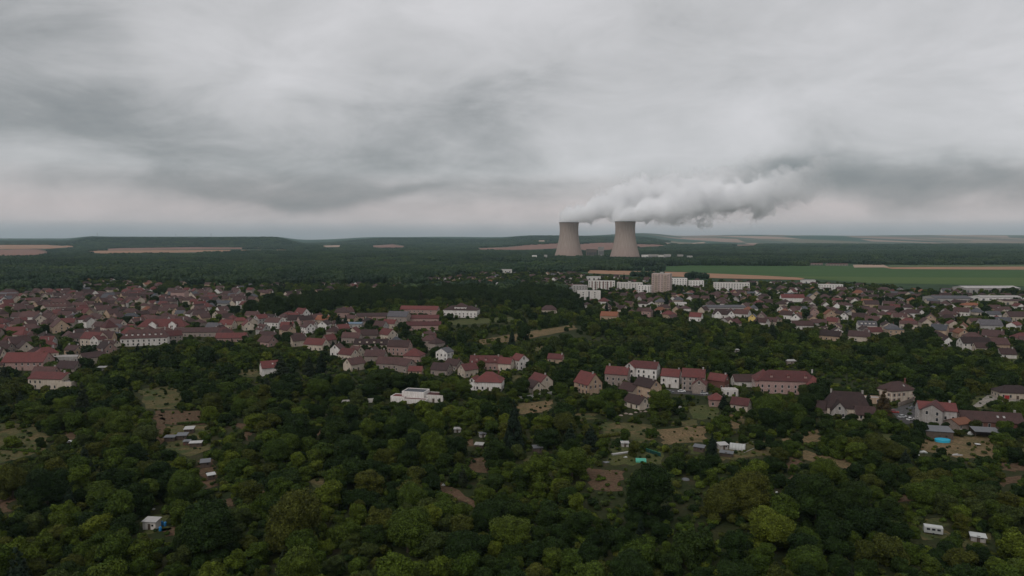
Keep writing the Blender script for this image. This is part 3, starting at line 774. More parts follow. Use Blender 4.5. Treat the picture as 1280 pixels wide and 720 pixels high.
# ------------------------------------------------------------------ houses
FOOT = []      # (x, y, radius) of everything built on the ground
RECT = []      # (px0, px1, top, base, distance): pictures of named buildings that nothing nearer may cover
ROOFN = dict(roof_red='red', roof_mauve='mauve-brown', roof_brown='dark brown', roof_orange='orange', roof_slate='grey', roof_blue='blue-grey', roof_pale='pale')
WALLN = dict(wall_white='white', wall_cream='cream', wall_beige='beige', wall_stone='stone', wall_pink='pinkish', wall_brick='brick', wall_grey='grey', wall_yellow='yellow', wall_rose='pinkish')
def win_mesh(w_, h_, name='window'):
    b = MB(); f = .07
    for (x0, z0, x1, z1) in ((-w_ / 2, 0, w_ / 2, f), (-w_ / 2, h_ - f, w_ / 2, h_), (-w_ / 2, f, -w_ / 2 + f, h_ - f), (w_ / 2 - f, f, w_ / 2, h_ - f)):
        b.box(x0, -.10, z0, x1, .02, z1)
    b.box(-w_ / 2 - .1, -.18, -.12, w_ / 2 + .1, .02, 0)
    return b
WIN = win_mesh(1.15, 1.75).mesh('window', M['frame'])
pb = MB().box(-.505, -.06, .07, .505, .01, 1.68); PANE = pb.mesh('pane', M['glass'])
q = win_mesh(1.25, 1.75); q.box(-.555, -.06, .07, .555, .01, 1.68, 1); WINFAR = q.mesh('window', [M['frame'], M['glass']])
sb_ = MB().box(-1.1, -.07, 0, -.68, -.03, 1.75).box(.68, -.07, 0, 1.1, -.03, 1.75); SHUT = sb_.mesh('shutters', M['shutter'])
DOOR = MB().box(-.55, -.08, 0, .55, .02, 2.15).box(-.62, -.11, 0, -.55, .02, 2.22).box(.55, -.11, 0, .62, .02, 2.22).mesh('door', M['dark_wood'])
GARAGE = MB().box(-1.3, -.08, 0, 1.3, .02, 2.2).mesh('garage_door', M['red_door'])
SKYL = MB().box(-.45, -.6, 0, .45, .6, .1).mesh('roof_window', M['tin'])
def child(name, me, par, loc, rz=0, rx=0):
    o = bpy.data.objects.new(name, me); o.parent = par; o.location = loc; o.rotation_euler = (rx, 0, rz); return link(o)
def shapes(L, W, h, roof, pitch, oh=.45):
    """wall body and roof body of a house, ridge along x"""
    t = math.tan(R(pitch)); rise = W / 2 * t; wb = MB(); rb = MB(); z_ = h
    if roof == 'gable':
        wb.prism([(-W / 2, -.3), (W / 2, -.3), (W / 2, h), (0, h + rise - .04), (-W / 2, h)], -L / 2, L / 2)
        e = W / 2 + oh; ze = h - oh * t; th = .24
        rb.prism([(-e, ze), (0, h + rise), (e, ze), (e, ze + th), (0, h + rise + th), (-e, ze + th)][::1], -L / 2 - .3, L / 2 + .3)
        z_ = h + rise
    elif roof in ('hip', 'half'):
        wb.box(-L / 2, -W / 2, -.3, L / 2, W / 2, h)
        ex = L / 2 + oh; ey = W / 2 + oh; k = max(.0, L / 2 - W / 2 * (1.0 if roof == 'hip' else .5)); rr = rise + oh * t; z0 = h - .05; th = .2
        v = [(-ex, -ey, z0), (ex, -ey, z0), (ex, ey, z0), (-ex, ey, z0), (-ex, -ey, z0 + th), (ex, -ey, z0 + th), (ex, ey, z0 + th), (-ex, ey, z0 + th), (-k - .01, 0, z0 + rr), (k + .01, 0, z0 + rr)]
        rb.add(v, [(0, 3, 2, 1), (0, 1, 5, 4), (1, 2, 6, 5), (2, 3, 7, 6), (3, 0, 4, 7), (4, 5, 9, 8), (6, 7, 8, 9), (5, 6, 9), (7, 4, 8)])
        z_ = z0 + rr
    elif roof == 'flat':
        wb.box(-L / 2, -W / 2, -.3, L / 2, W / 2, h)
        for (x0, y0, x1, y1) in ((-L / 2, -W / 2, L / 2, -W / 2 + .3), (-L / 2, W / 2 - .3, L / 2, W / 2), (-L / 2, -W / 2 + .3, -L / 2 + .3, W / 2 - .3), (L / 2 - .3, -W / 2 + .3, L / 2, W / 2 - .3)):
            wb.box(x0, y0, h, x1, y1, h + .5)
        rb.box(-L / 2 + .31, -W / 2 + .31, h + .003, L / 2 - .31, W / 2 - .31, h + .2); z_ = h + .2
    elif roof == 'mono':
        wb.prism([(-W / 2, -.3), (W / 2, -.3), (W / 2, h + .12 * W), (-W / 2, h)], -L / 2, L / 2)
        rb.prism([(-W / 2 - .3, h - .02), (W / 2 + .3, h + .12 * W + .06), (W / 2 + .3, h + .12 * W + .22), (-W / 2 - .3, h + .14)], -L / 2 - .3, L / 2 + .3); z_ = h + .12 * W
    return wb, rb, z_
def block(root, L, W, h, roof, pitch, rc, wc, D, P, yaw, chim=1, win=True, dorm=0, off=(0, 0), ryaw=0, shut=False, r_=None, door=True, sky=0):
    wb, rb, zt = shapes(L, W, h, roof, pitch)
    par = root; o_ = Vector((off[0], off[1], 0)); rm = Matrix.Rotation(ryaw, 4, 'Z')
    def T(v): return tuple(rm @ Vector(v) + o_)
    wo = wb.build('wall', M[wc], root); wo.location = o_; wo.rotation_euler = (0, 0, ryaw)
    ro = rb.build('roof', M[rc], root); ro.location = o_; ro.rotation_euler = (0, 0, ryaw)
    t = math.tan(R(pitch))
    if chim and D < 1150:
        for k in range(chim):
            cx = (L / 2 - .8) * (1 if k % 2 == 0 else -1) * r_.uniform(.75, 1); cy_ = r_.uniform(-.6, .6)
            top = zt + r_.uniform(.7, 1.3)
            cb = MB().box(cx - .4, cy_ - .3, zt - 1.2, cx + .4, cy_ + .3, top).box(cx - .48, cy_ - .38, top, cx + .48, cy_ + .38, top + .15)
            if roof == 'flat': cb = MB().box(cx * .5 - .4, -.4, zt + .003, cx * .5 + .4, .4, zt + 1.2)
            cb.build('chimney', M['wall_brick' if r_.random() < .5 else 'wall_grey'], ro)
    a = yaw + ryaw
    if win and D < 1000:
        near = D < 560
        fl = max(1, int((h - .4) / 2.7))
        for (nx, ny, half, span) in ((0, -1, W / 2, L), (0, 1, W / 2, L), (1, 0, L / 2, W), (-1, 0, L / 2, W)):
            wn_ = Matrix.Rotation(a, 2) @ Vector((nx, ny)); face = -(wn_.x * P.x + wn_.y * P.y) / math.hypot(P.x, P.y)
            if face < .12: continue
            n = max(1, int(span / (3.1 if near else 3.8))); n = min(n, 9)
            rz = math.atan2(ny, nx) + math.pi / 2
            rows = [(f, n) for f in range(fl)]
            if nx and roof == 'gable' and W * t / 2 > 2.9: rows.append((fl, 1))
            for f, nn in rows:
                for k in range(nn):
                    if f < fl and r_.random() < .16: continue
                    s = (k + .5) / nn * span - span / 2; tx, ty = -ny, nx
                    z0 = .8 + f * 2.75
                    if f == fl: z0 = h + .35
                    if door and f == 0 and k == nn // 2 and nn > 2 and ny:
                        child('door', DOOR, root, T((nx * half + tx * s, ny * half + ty * s, 0)), rz + ryaw); continue
                    loc = T((nx * half + tx * s, ny * half + ty * s, z0))
                    wo_ = child('window', WIN if near else WINFAR, root, loc, rz + ryaw)
                    if near:
                        child('pane', PANE, wo_, (0, 0, 0))
                        if shut: child('shutters', SHUT, wo_, (0, 0, 0))
    if dorm and roof in ('gable', 'hip'):
        for k in range(dorm):
            s = (k + .5) / dorm * L * .86 - L * .43; yy = -W * .30; z0 = h + (W / 2 - W * .30) * t
            m = MB(); m.prism([(yy - .9, z0 - .6), (yy + 1.2, z0 - .6), (yy + 1.2, z0 + .9), (yy - .9, z0 + .9)], s - .75, s + .75, 0)
            g = MB().add([(s - .95, yy - 1.1, z0 + .88), (s + .95, yy - 1.1, z0 + .88), (s, yy - 1.1, z0 + 1.75), (s - .95, yy + 1.9, z0 + .88), (s + .95, yy + 1.9, z0 + .88), (s, yy + 1.9, z0 + 1.75)], [(0, 1, 2), (3, 5, 4), (0, 2, 5, 3), (1, 4, 5, 2), (0, 3, 4, 1)])
            d = m.build('dormer', M[wc], ro)
            g.build('dormer_roof', M[rc], d)
    for k in range(sky):
        yy = -W * .26; child('roof_window', SKYL, ro, ((k - (sky - 1) / 2) * 2.6 + L * .15, yy, h + (W / 2 - W * .26) * t + .28), 0, R(pitch))
    return ro
def occupy(P, r): FOOT.append((P.x, P.y, r))
def free(x, y, r):
    return all((x - a) ** 2 + (y - b) ** 2 > (r + c) ** 2 for a, b, c in FOOT)
def picture_rect(x, y, r, z0, z1):
    px, pb_ = project(x, y, z0); _, pt = project(x, y + 0.0, z1); d = math.hypot(x, y); w_ = F * r / d
    return px - w_, px + w_, pt, pb_, d
def protect(P, r, h, base=.25, keep=.85):
    a, b, t, bs, d = picture_rect(P.x, P.y, r, 0, h)
    RECT.append((a + (b - a) * (1 - keep) / 2, b - (b - a) * (1 - keep) / 2, t, bs - (bs - t) * base, d - r))
def hidden(x, y, r, z1, tol=1.0):
    """would something here cover a protected picture or open ground?"""
    a, b, t, bs, d = picture_rect(x, y, r, 0, z1)
    for (p, q, tt, bb, dd) in RECT:
        if d < dd and a < q - tol and b > p + tol and t < bb - tol and bs > tt: return True
    m = (a + b) / 2; w_ = (b - a) * .42
    for P in CLEAR:
        if inpoly(m, t + 1, P) or inpoly(m, bs, P) or inpoly(m - w_, (t + bs) / 2, P) or inpoly(m + w_, (t + bs) / 2, P) or inpoly(m, (t + bs) / 2, P): return True
    return False
NH = [0]
def hero(px, py, L, W, h, yaw, roof, rc, wc, label=None, short=None, pitch=40, name='house', cat='house', group=None, keep=.8, base=None, r=None, **k):
    base = base if base is not None else (.12 if py > 430 else .3)
    P = at(px, py); r_ = random.Random(int(px * 13 + py * 7)); NH[0] += 1
    root = empty(name, P, R(yaw)); D = math.hypot(P.x, P.y)
    block(root, L, W, h, roof, pitch, 'roof_' + rc, 'wall_' + wc, D, P, R(yaw), r_=r_, **k)
    rad = r or (L + W) * .30; occupy(P, rad)
    protect(P, (abs(math.cos(R(yaw))) * L + abs(math.sin(R(yaw))) * W) / 2, h + W * .35, base, keep)
    if label: tag(root, label, cat, group)
    else: THINGS.append((root, 'house', '%s-roofed %s house' % (ROOFN['roof_' + rc], WALLN['wall_' + wc]), px, py))
    if group is None and name == 'house': root['group'] = 'houses of the small town'
    if short: LAND.append((short, px, py - 4))
    root['_d'] = 0; del root['_d']
    return root, P, r_
def wing(hr, L, W, h, off, ryaw, roof, rc, wc, pitch=40, **k):
    root, P, r_ = hr
    block(root, L, W, h, roof, pitch, 'roof_' + rc, 'wall_' + wc, math.hypot(P.x, P.y), P, root.rotation_euler.z, off=off, ryaw=R(ryaw), r_=r_, **k)
# ---- the row of houses across the middle, nearest first
hero(650, 461, 9.5, 8.5, 6.8, -56, 'gable', 'red', 'white', 'bright white two-storey house with red roof among trees, its blank gable to the right', 'lone white gabled house', chim=0)
hero(695, 453, 11, 7, 3.4, -20, 'gable', 'red', 'beige', 'low beige cottage with orange-red roof, just right of the lone white gabled house')
hr = hero(676, 486, 12, 9, 5.4, -55, 'gable', 'red', 'cream', 'cream house with bright red main roof and a dark roofed annexe on its right')
wing(hr, 10, 8, 3.4, (4, -8), -5, 'gable', 'brown', 'cream', chim=0)
hero(735, 490, 13, 10.5, 6.0, -56, 'gable', 'red', 'beige', 'beige brick house with steep dark red roof and white-edged gable facing right', 'beige gable-edged house', pitch=48, shut=True)
hero(772, 481, 14, 9, 7.6, -22, 'gable', 'red', 'stone', 'two-storey stone house with red roof at the left end of the terraced row', chim=2)
hr = hero(807, 477, 16, 10, 9.6, -25, 'gable', 'red', 'white', 'tallest white house of the row, three storeys under a red roof', 'tall white house of the row', chim=1, pitch=34)
wing(hr, 11, 7, 9.4, (-9, -1), 90, 'gable', 'red', 'white', chim=0)
hr = hero(809, 498, 13, 9, 7.8, -54, 'gable', 'brown', 'beige', 'peach-beige house with dark brown roof and tall gable, in front of the white house row', 'peach gabled house', shut=True)
wing(hr, 11, 8, 4.4, (-9, -4), 0, 'gable', 'brown', 'cream', chim=0)
hero(796, 509, 12, 8, 3.2, -56, 'gable', 'brown', 'cream', 'low cream barn with a dark brown roof, lowest building below the peach gabled house')
hero(839, 483, 11, 8.5, 7.2, -26, 'gable', 'red', 'white', 'white house with crimson roof between the tall white house and the stone cross-gabled house', chim=1)
hr = hero(867, 487, 13, 9.5, 8.6, -20, 'gable', 'red', 'stone', 'stone house with red roof and a front cross gable over an arched doorway', 'stone cross-gabled house')
wing(hr, 12, 7.5, 5.4, (4.0, -5), 90, 'gable', 'red', 'stone', chim=0)
hero(898, 485, 10.5, 8, 5.4, -38, 'gable', 'red', 'brick', 'red brick house with a grey gable right of the stone cross-gabled house')
hero(929, 482, 13, 8, 3.6, 0, 'gable', 'brown', 'white', 'low white house with a brown roof, right end of the house row', chim=0)
hero(912, 494, 8, 6, 3.4, 0, 'flat', 'pale', 'white', 'small white flat-roofed annexe between the house row and the little red-roofed cottages', chim=0)
hr = hero(983, 490, 33, 12, 7.6, -10, 'hip', 'red', 'pink', 'very long pinkish brick house under one red hipped roof', 'long pinkish brick house', chim=1, keep=.9, dorm=3)
wing(hr, 13, 11, 7.2, (-13, 1), 90, 'hip', 'red', 'pink', pitch=44, chim=0)
wing(hr, 12, 9, 6.6, (14, -3), 90, 'hip', 'red', 'pink', chim=0)
hero(895, 507, 7.6, 7, 3.8, -12, 'hip', 'red', 'pink', 'tiny square pinkish cottage with pyramid red roof beside a lawn', 'tiny pyramid-roofed cottage', chim=0)
hero(926, 512, 9, 7, 3.4, -35, 'gable', 'red', 'cream', 'small cream cottage with bright red roof, half hidden right of the pyramid-roofed cottage', chim=0)
hr = hero(1058, 518, 20, 12, 4.4, -16, 'half', 'brown', 'cream', 'rambling old house with steep dark brown roofs, blueish gable end and two skylights', 'rambling dark-roofed house', pitch=50, chim=2, sky=2)
wing(hr, 11, 7, 4.0, (-5, -4.5), 90, 'gable', 'brown', 'grey', pitch=50, chim=0)
wing(hr, 9, 8, 3.0, (7, -7), 0, 'gable', 'brown', 'cream', pitch=40, chim=0)
wing(hr, 11, 8, 3.2, (-10, -1), 10, 'gable', 'brown', 'stone', chim=0)
hero(1086, 503, 11, 6, 2.8, -10, 'flat', 'pale', 'beige', 'low beige flat-roofed outbuilding behind the rambling dark-roofed house', chim=0)
hero(1119, 500, 17, 11, 6.4, 18, 'hip', 'brown', 'cream', 'cream two-storey villa with dark brown hipped roof and one bright skylight', 'cream hipped villa', pitch=36, sky=1, shut=True)
hr = hero(1169, 530, 16, 9, 8.0, -20, 'gable', 'red', 'grey', 'tall grey rendered house with red roofs of two levels above the metal shed', 'tall grey house', pitch=32, chim=1, keep=.9)
wing(hr, 12.5, 8.5, 8.6, (-1.5, -3.2), 72, 'gable', 'red', 'grey', pitch=32, chim=0)
hr = hero(1236, 533, 26, 9.5, 3.4, -14, 'gable', 'brown', 'brick', 'long low barn with dark brown roof, chimney and two skylights behind the carport', 'long low dark barn', pitch=38, chim=1, sky=2, cat='barn', win=True)
hero(1197, 535, 9.5, 7.5, 3.0, 22, 'gable', 'orange', 'stone', 'small outbuilding with an orange-red roof between the grey house and long barn', pitch=26, chim=0)
hr = hero(1266, 497, 18, 10, 3.6, -10, 'hip', 'brown', 'cream', 'cream bungalow with dark brown hipped roof and red garage door at the right edge', 'cream bungalow', pitch=34, win=True, chim=0)
child('garage_door', GARAGE, hr[0], (-5.5, -5.0, 0), 0)
# modern white house
hr = hero(520, 500, 13, 9, 5.2, -14, 'flat', 'slate', 'white', 'modern white flat-roofed house with a tall block and lower terracotta terraces', 'modern white flat-roofed house', chim=0, keep=2.3, base=.05, r=14, door=False)
wing(hr, 11, 8, 3.6, (11.5, 1), 0, 'flat', 'red', 'white', chim=0)
wing(hr, 8, 7, 2.8, (-8, -4), 0, 'flat', 'red', 'white', chim=0)
wing(hr, 16, 4, 2.2, (1.5, -7.2), 0, 'flat', 'red', 'white', chim=0, win=False)
hero(337, 468, 11, 9, 5.4, 30, 'gable', 'red', 'white', 'white gabled house with red roof at the wood edge, dark cedar on its right', 'white house beside the cedar', chim=0, sky=1)
hero(556, 450, 9, 10, 6.5, 62, 'gable', 'slate', 'white', 'white house with one tall sloping white side wall and grey roof', 'white sloping-walled house', pitch=30)
hero(568, 462, 12, 8, 4, -40, 'gable', 'brown', 'stone', 'low stone house with a dark roof just right of the white sloping-walled house')
hero(552, 468, 12, 9, 4, -20, 'gable', 'mauve', 'stone', 'weathered mauve-roofed stone house in front of the white sloping-walled house', chim=0)
hero(585, 470, 11, 8, 5, 40, 'gable', 'red', 'cream', 'cream house with red roof and a left-facing gable, left of the long red-tiled row')
hero(608, 461, 22, 9, 5.5, -4, 'gable', 'red', 'pink', 'long pinkish terrace house with red roof and several small dormers', 'long red-tiled terrace', chim=2, dorm=3)
hero(633, 463, 9, 8, 5.5, -20, 'gable', 'red', 'cream', 'narrow cream house with red roof, right end of the long red-tiled terrace')
hr = hero(612, 486, 16, 12, 5.2, -8, 'hip', 'red', 'white', 'white house with large crimson hipped roof and a lower white wing on its left', 'white crimson-hipped house', pitch=40)
wing(hr, 9, 7, 4.6, (-9, -1), 80, 'gable', 'red', 'white', chim=0)
# eastern edge of the old town
hero(485, 424, 14, 11, 5, -42, 'gable', 'red', 'cream', 'cream house with smooth bright red roof, its gable to the right, above the dark-roofed row', 'smooth red-roofed house', chim=0)
hero(422, 444, 9, 8, 5.6, 78, 'gable', 'mauve', 'white', 'white gable-fronted house with one dark round attic window', 'white gable-fronted house')
hero(500, 443, 17, 10, 7, -12, 'gable', 'brown', 'pink', 'large pinkish block with dark roof in front of the smooth red-roofed house', chim=1)
hero(518, 452, 13, 11, 5, -14, 'hip', 'red', 'pink', 'house with broad red hipped roof right of the large pinkish block', chim=0)
hero(507, 464, 12, 9, 5, -40, 'gable', 'mauve', 'stone', 'plain stone-gabled house in front of the broad red hipped roof', chim=0)
hero(520, 468, 9, 6, 3, -8, 'gable', 'red', 'beige', 'little low red-roofed house, lowest beside the plain stone gable', chim=0)
hero(465, 437, 28, 9, 5, -6, 'gable', 'brown', 'cream', 'very long dark brown roofed row with chimneys at the middle of the old town edge', 'long dark-roofed row', chim=2, dorm=4)
hero(396, 437, 18, 10, 5, -20, 'gable', 'red', 'cream', chim=2)
hero(372, 432, 12, 10, 5, 40, 'gable', 'brown', 'cream')
hero(440, 428, 16, 9, 5, -8, 'gable', 'mauve', 'stone', chim=2)
hero(462, 424, 15, 10, 4.5, 0, 'gable', 'brown', 'stone')
hero(436, 449, 13, 9, 4.4, -30, 'gable', 'red', 'cream', chim=1)
hero(443, 462, 12, 9, 4.6, 50, 'gable', 'mauve', 'cream', 'mauve-roofed house with white gable pointing down left behind the dark tree mass')
hero(470, 452, 15, 9, 5, -8, 'gable', 'mauve', 'stone', chim=1)
hero(486, 460, 15, 9, 4, -10, 'gable', 'mauve', 'stone', chim=0)
hero(385, 416, 13, 9, 6, -50, 'gable', 'mauve', 'white')
hero(378, 398, 16, 11, 6, -38, 'gable', 'red', 'white', 'large gabled house with striped white and red stepped roof edges', 'striped-edge gabled house', pitch=46)
hero(405, 405, 15, 10, 5, -20, 'gable', 'orange', 'cream', 'cream house with orange roof near the dark conifers, right of the striped-edge gabled house')
hero(388, 411, 12, 9, 4, -15, 'gable', 'mauve', 'white', 'bright white low house front at the right end of old town')
# the school with red roofs, and the manor
hero(525, 393, 46, 13, 6.5, -9, 'gable', 'red', 'pink', 'long school building with a wide red roof, highest of the red-roofed school group', 'upper long red-roofed school', chim=1, pitch=30, cat='school')
hero(527, 403, 38, 11, 5, 0, 'gable', 'red', 'pink', 'middle school wing with a plain bright red roof, second from the front', chim=0, pitch=30, cat='school')
hero(530, 412, 34, 11, 5, 4, 'gable', 'red', 'pink', 'front school wing with red roof over a row of dark arched openings', 'front school wing', chim=0, pitch=30, cat='school')
hero(499, 404, 22, 14, 8, -12, 'gable', 'slate', 'stone', 'grey slate-roofed stone block between the red-roofed school and the mauve row', 'grey slate-roofed block', pitch=35, cat='school')
hero(468, 400, 38, 11, 5, 6, 'gable', 'mauve', 'pink', 'long mauve-roofed workshop row left of the grey slate-roofed block', chim=0, pitch=28, cat='workshop')
hero(443, 409, 17, 9, 4, -2, 'gable', 'blue', 'grey', 'low building with pale blue sheet roof right of the dark conifers', 'blue-roofed building', chim=0, pitch=15, cat='workshop')
hero(488, 410, 13, 9, 5, -15, 'gable', 'red', 'cream', 'small red-roofed house with white chimneys in front of the grey slate-roofed block', chim=2)
hr = hero(577, 396, 40, 17, 8.5, -10, 'hip', 'brown', 'white', 'large white manor with broad brown hipped roof and a raised middle pavilion', 'white hipped manor', chim=2, pitch=28, cat='manor', keep=.9, base=.45)
wing(hr, 14, 12, 12, (0, 0), 0, 'hip', 'brown', 'white', pitch=34, chim=0)
# old town landmarks
hr = hero(118, 433, 17, 11, 7.5, -12, 'gable', 'red', 'cream', 'cream house with a bright red roof, white balconies and arched windows', 'cream balconied house', keep=.9)
wing(hr, 9, 8, 7.0, (7, -3), 90, 'gable', 'red', 'white', chim=0)
hero(137, 421, 12, 11, 9, -40, 'hip', 'red', 'cream', 'tall narrow cream tower house under a steep two-toned hipped roof', 'tall cream tower house', pitch=50, chim=0)
hr = hero(182, 431, 36, 12, 6.5, 16, 'hip', 'mauve', 'white', 'long white mansion with two rows of small dormers in its mauve roof', 'long dormered mansion', pitch=48, dorm=7, chim=1, keep=.9)
hr = hero(205, 416, 44, 13, 6.5, 6, 'hip', 'red', 'cream', 'long red-roofed hall with two big white gable dormers behind the dormered mansion', 'two-gabled long hall', pitch=46, chim=2)
wing(hr, 8, 6.5, 9.5, (-7, -5), 90, 'gable', 'red', 'white', chim=0)
wing(hr, 8, 6.5, 9.5, (11, -5), 90, 'gable', 'red', 'white', chim=0)
hr = hero(66, 484, 22, 12, 6.4, -6, 'gable', 'red', 'cream', 'large cream house with wide flat red roof and rear terrace at the wood edge', 'large wide red-roofed house', pitch=26, chim=1, keep=.9, base=.2)
wing(hr, 9, 9, 4.5, (13, -2), 0, 'flat', 'pale', 'cream', chim=0)
hero(36, 461, 28, 13, 6, 2, 'gable', 'red', 'pink', 'long red-roofed brick block left above the large wide red-roofed house', 'long red brick block', chim=1)
hero(50, 405, 18, 11, 6, -50, 'gable', 'mauve', 'cream')
hero(128, 392, 16, 12, 5, 50, 'gable', 'mauve', 'cream')
hero(75, 415, 20, 14, 6, -48, 'gable', 'mauve', 'beige', 'big old barn with a large plain beige gable and dark stepped side roof', 'big beige-gabled barn', pitch=44, chim=0)
hero(40, 402, 22, 12, 6, -8, 'gable', 'mauve', 'white', chim=1)
hero(75, 392, 26, 14, 9, 4, 'hip', 'mauve', 'stone', 'largest mauve-roofed hall of the old town, with a line of small bright dormers', 'mauve-roofed dormered hall', pitch=52, chim=0, dorm=5)
hero(29, 424, 13, 10, 4.5, -20, 'hip', 'red', 'cream')
hero(44, 363, 14, 10, 4.5, 66, 'gable', 'mauve', 'white', 'left one of two small bright white gables at the far edge of the old town')
hero(52, 364, 14, 10, 4.5, 80, 'gable', 'mauve', 'white', 'right one of two small bright white gables at the far edge of the old town')
hero(8, 372, 34, 14, 5, 3, 'gable', 'slate', 'stone', 'long grey-roofed shed with a pale front at the far left edge of town', chim=0, pitch=22, cat='shed')
hero(225, 376, 20, 14, 13, 0, 'gable', 'mauve', 'pink', 'tall square pinkish block with brown roof towering over the back of old town', 'tall square pinkish block', pitch=22, chim=1)
hero(275, 383, 36, 14, 5, -8, 'gable', 'slate', 'grey', 'long grey-roofed hall with a hipped right end among old town roofs', 'long grey-roofed hall', pitch=24, chim=0, cat='hall')
hero(262, 375, 38, 12, 5, 2, 'gable', 'mauve', 'cream', 'long purple-brown roofed building behind the long grey-roofed hall', pitch=26, chim=0)
hero(273, 368, 12, 11, 5, 88, 'gable', 'mauve', 'white', 'single bright white gable above the long grey-roofed hall')
hero(300, 384, 7, 8, 9, 0, 'gable', 'mauve', 'white', 'narrow bright white wall of a tall house right of the long grey-roofed hall', chim=0)
hero(195, 376, 12, 11, 6, -45, 'gable', 'slate', 'grey')
hero(175, 380, 14, 10, 6, -50, 'gable', 'red', 'cream')
hero(290, 427, 26, 9, 4, 3, 'gable', 'red', 'pink', 'low crimson-roofed building at the lower edge of the old town', 'low crimson-roofed building', chim=1)
hero(247, 420, 40, 12, 4.5, 4, 'gable', 'mauve', 'stone', 'very long low mauve-brown roof spanning the lower old town', 'very long mauve roof', chim=1, pitch=30)
hero(285, 411, 14, 10, 5, -8, 'gable', 'red', 'cream')
hero(310, 412, 13, 10, 5, -60, 'gable', 'red', 'cream')
hero(326, 405, 13, 9, 6.5, 60, 'gable', 'red', 'grey')
hero(343, 410, 16, 10, 6.5, -15, 'gable', 'mauve', 'white', chim=2)
hero(335, 432, 14, 10, 4, -30, 'gable', 'mauve', 'pink')
hero(85, 452, 20, 9, 4, 4, 'flat', 'pale', 'grey', 'flat pale-roofed garage hall between the red-roofed blocks at old town edge', 'pale flat garage hall', chim=0)
# eastern suburb
hero(762, 399, 19, 12, 4.4, -20, 'gable', 'orange', 'beige', 'beige house with bright orange roof alone among trees', 'orange-roofed house', pitch=35, chim=1, keep=.9)
hero(686, 391, 20, 12, 4, -6, 'hip', 'mauve', 'cream', 'low cream house with mauve-red hipped roof at the end of the dark tree belt', chim=0)
hr = hero(903, 397, 20, 9, 4, -4, 'gable', 'brown', 'white', 'white house with two bright front gables joined by a dark brown roof', 'twin-gabled white house', pitch=40, chim=0, keep=.9)
wing(hr, 12, 8, 4.4, (-7, -2), 90, 'gable', 'brown', 'white', pitch=46, chim=0); wing(hr, 12, 8, 4.4, (8, -2), 90, 'gable', 'brown', 'white', pitch=46, chim=0)
hero(928, 396, 17, 11, 4, -42, 'gable', 'mauve', 'white', 'white-gabled house with a broad mauve roof right of the twin-gabled white house')
hero(941, 402, 9, 8, 5, 62, 'gable', 'slate', 'yellow', 'small house with a vivid yellow gable wall', 'yellow-gabled house', chim=0, keep=1)
hero(809, 396, 11, 9, 7, -30, 'hip', 'mauve', 'pink', 'pinkish two-storey cube house with mauve hipped roof')
hero(826, 383, 14, 11, 6, 0, 'hip', 'slate', 'cream', 'pale villa with grey hipped roof below the pink apartment tower')
hero(850, 383, 16, 10, 5, -3, 'flat', 'pale', 'white', 'white flat-roofed cube house among trees below the small white apartment blocks', 'white cube house', chim=0)
hero(870, 401, 13, 10, 5, -30, 'gable', 'red', 'white')
hero(964, 406, 14, 9, 4, -42, 'gable', 'mauve', 'cream'); hero(984, 398, 14, 10, 4.5, -44, 'gable', 'brown', 'white'); hero(978, 390, 13, 9, 4, 50, 'gable', 'mauve', 'white')
hero(990, 377, 32, 11, 6, -8, 'gable', 'red', 'white', 'long white house with a dark red roof on the suburb\'s upper left', 'long white red-roofed house', chim=2)
hero(1002, 411, 20, 10, 4, -8, 'gable', 'brown', 'white', 'long low white house with very dark roof at the suburb\'s lower edge')
hero(1037, 398, 10, 12, 5, 84, 'gable', 'orange', 'beige', 'peach house with a wide plain gable facing the wood', 'wide peach gable', chim=0)
hero(1041, 406, 12, 9, 4, -42, 'gable', 'red', 'beige')
hero(1055, 399, 11, 8, 4.6, 62, 'gable', 'brown', 'white', 'sharp bright white gable with dark roof right of the wide peach gable')
hero(1017, 396, 10, 9, 7, 80, 'gable', 'mauve', 'pink')
hero(1038, 425, 17, 10, 4.4, -38, 'gable', 'brown', 'beige', 'beige-gabled house with dark brown roof at the suburb\'s lower edge', 'dark-roofed beige gable')
hero(1074, 426, 17, 10, 4.6, -34, 'gable', 'mauve', 'cream', 'white house with a mauve roof and row of windows, right of the dark-roofed beige gable')
hero(1083, 412, 17, 9, 5, -12, 'gable', 'slate', 'white', 'house with a grey roof broken by four white dormers', 'grey dormered house', dorm=4)
hero(1117, 420, 14, 10, 6.5, -6, 'hip', 'slate', 'beige', 'square two-storey house with flat grey hipped roof left of the big dark trees', 'square grey-roofed house', pitch=25)
hero(1174, 421, 13, 11, 7, -44, 'gable', 'slate', 'beige', 'tall peach-gabled house with grey roof right of the big dark trees', 'tall peach-gabled house', keep=.9)
hero(1163, 403, 12, 10, 5, 60, 'gable', 'mauve', 'beige')
hr = hero(1217, 437, 22, 10, 6, -6, 'gable', 'brown', 'white', 'two-storey house with dark roofs of two levels at the right of the lower suburb', 'two-level dark-roofed house'); wing(hr, 16, 8, 3.4, (4, -7), 0, 'gable', 'brown', 'cream', chim=0)
hero(1236, 412, 20, 12, 5, -10, 'gable', 'slate', 'grey', 'large grey-roofed house left of the peach asymmetrical gable')
hero(1241, 425, 16, 12, 4, -40, 'gable', 'mauve', 'beige', 'peach house with asymmetrical low gable pointing right')
hero(1257, 447, 11, 9, 3.4, -8, 'gable', 'brown', 'white', 'lowest small white house at the suburb\'s right, dark roof, against the wood')
hero(1183, 432, 7, 6, 5, 80, 'gable', 'brown', 'white')
hero(1202, 394, 16, 11, 4.6, -42, 'gable', 'mauve', 'white'); hero(1137, 396, 18, 11, 4.5, 0, 'hip', 'mauve', 'white'); hero(1108, 391, 18, 10, 4.5, -30, 'gable', 'mauve', 'white')
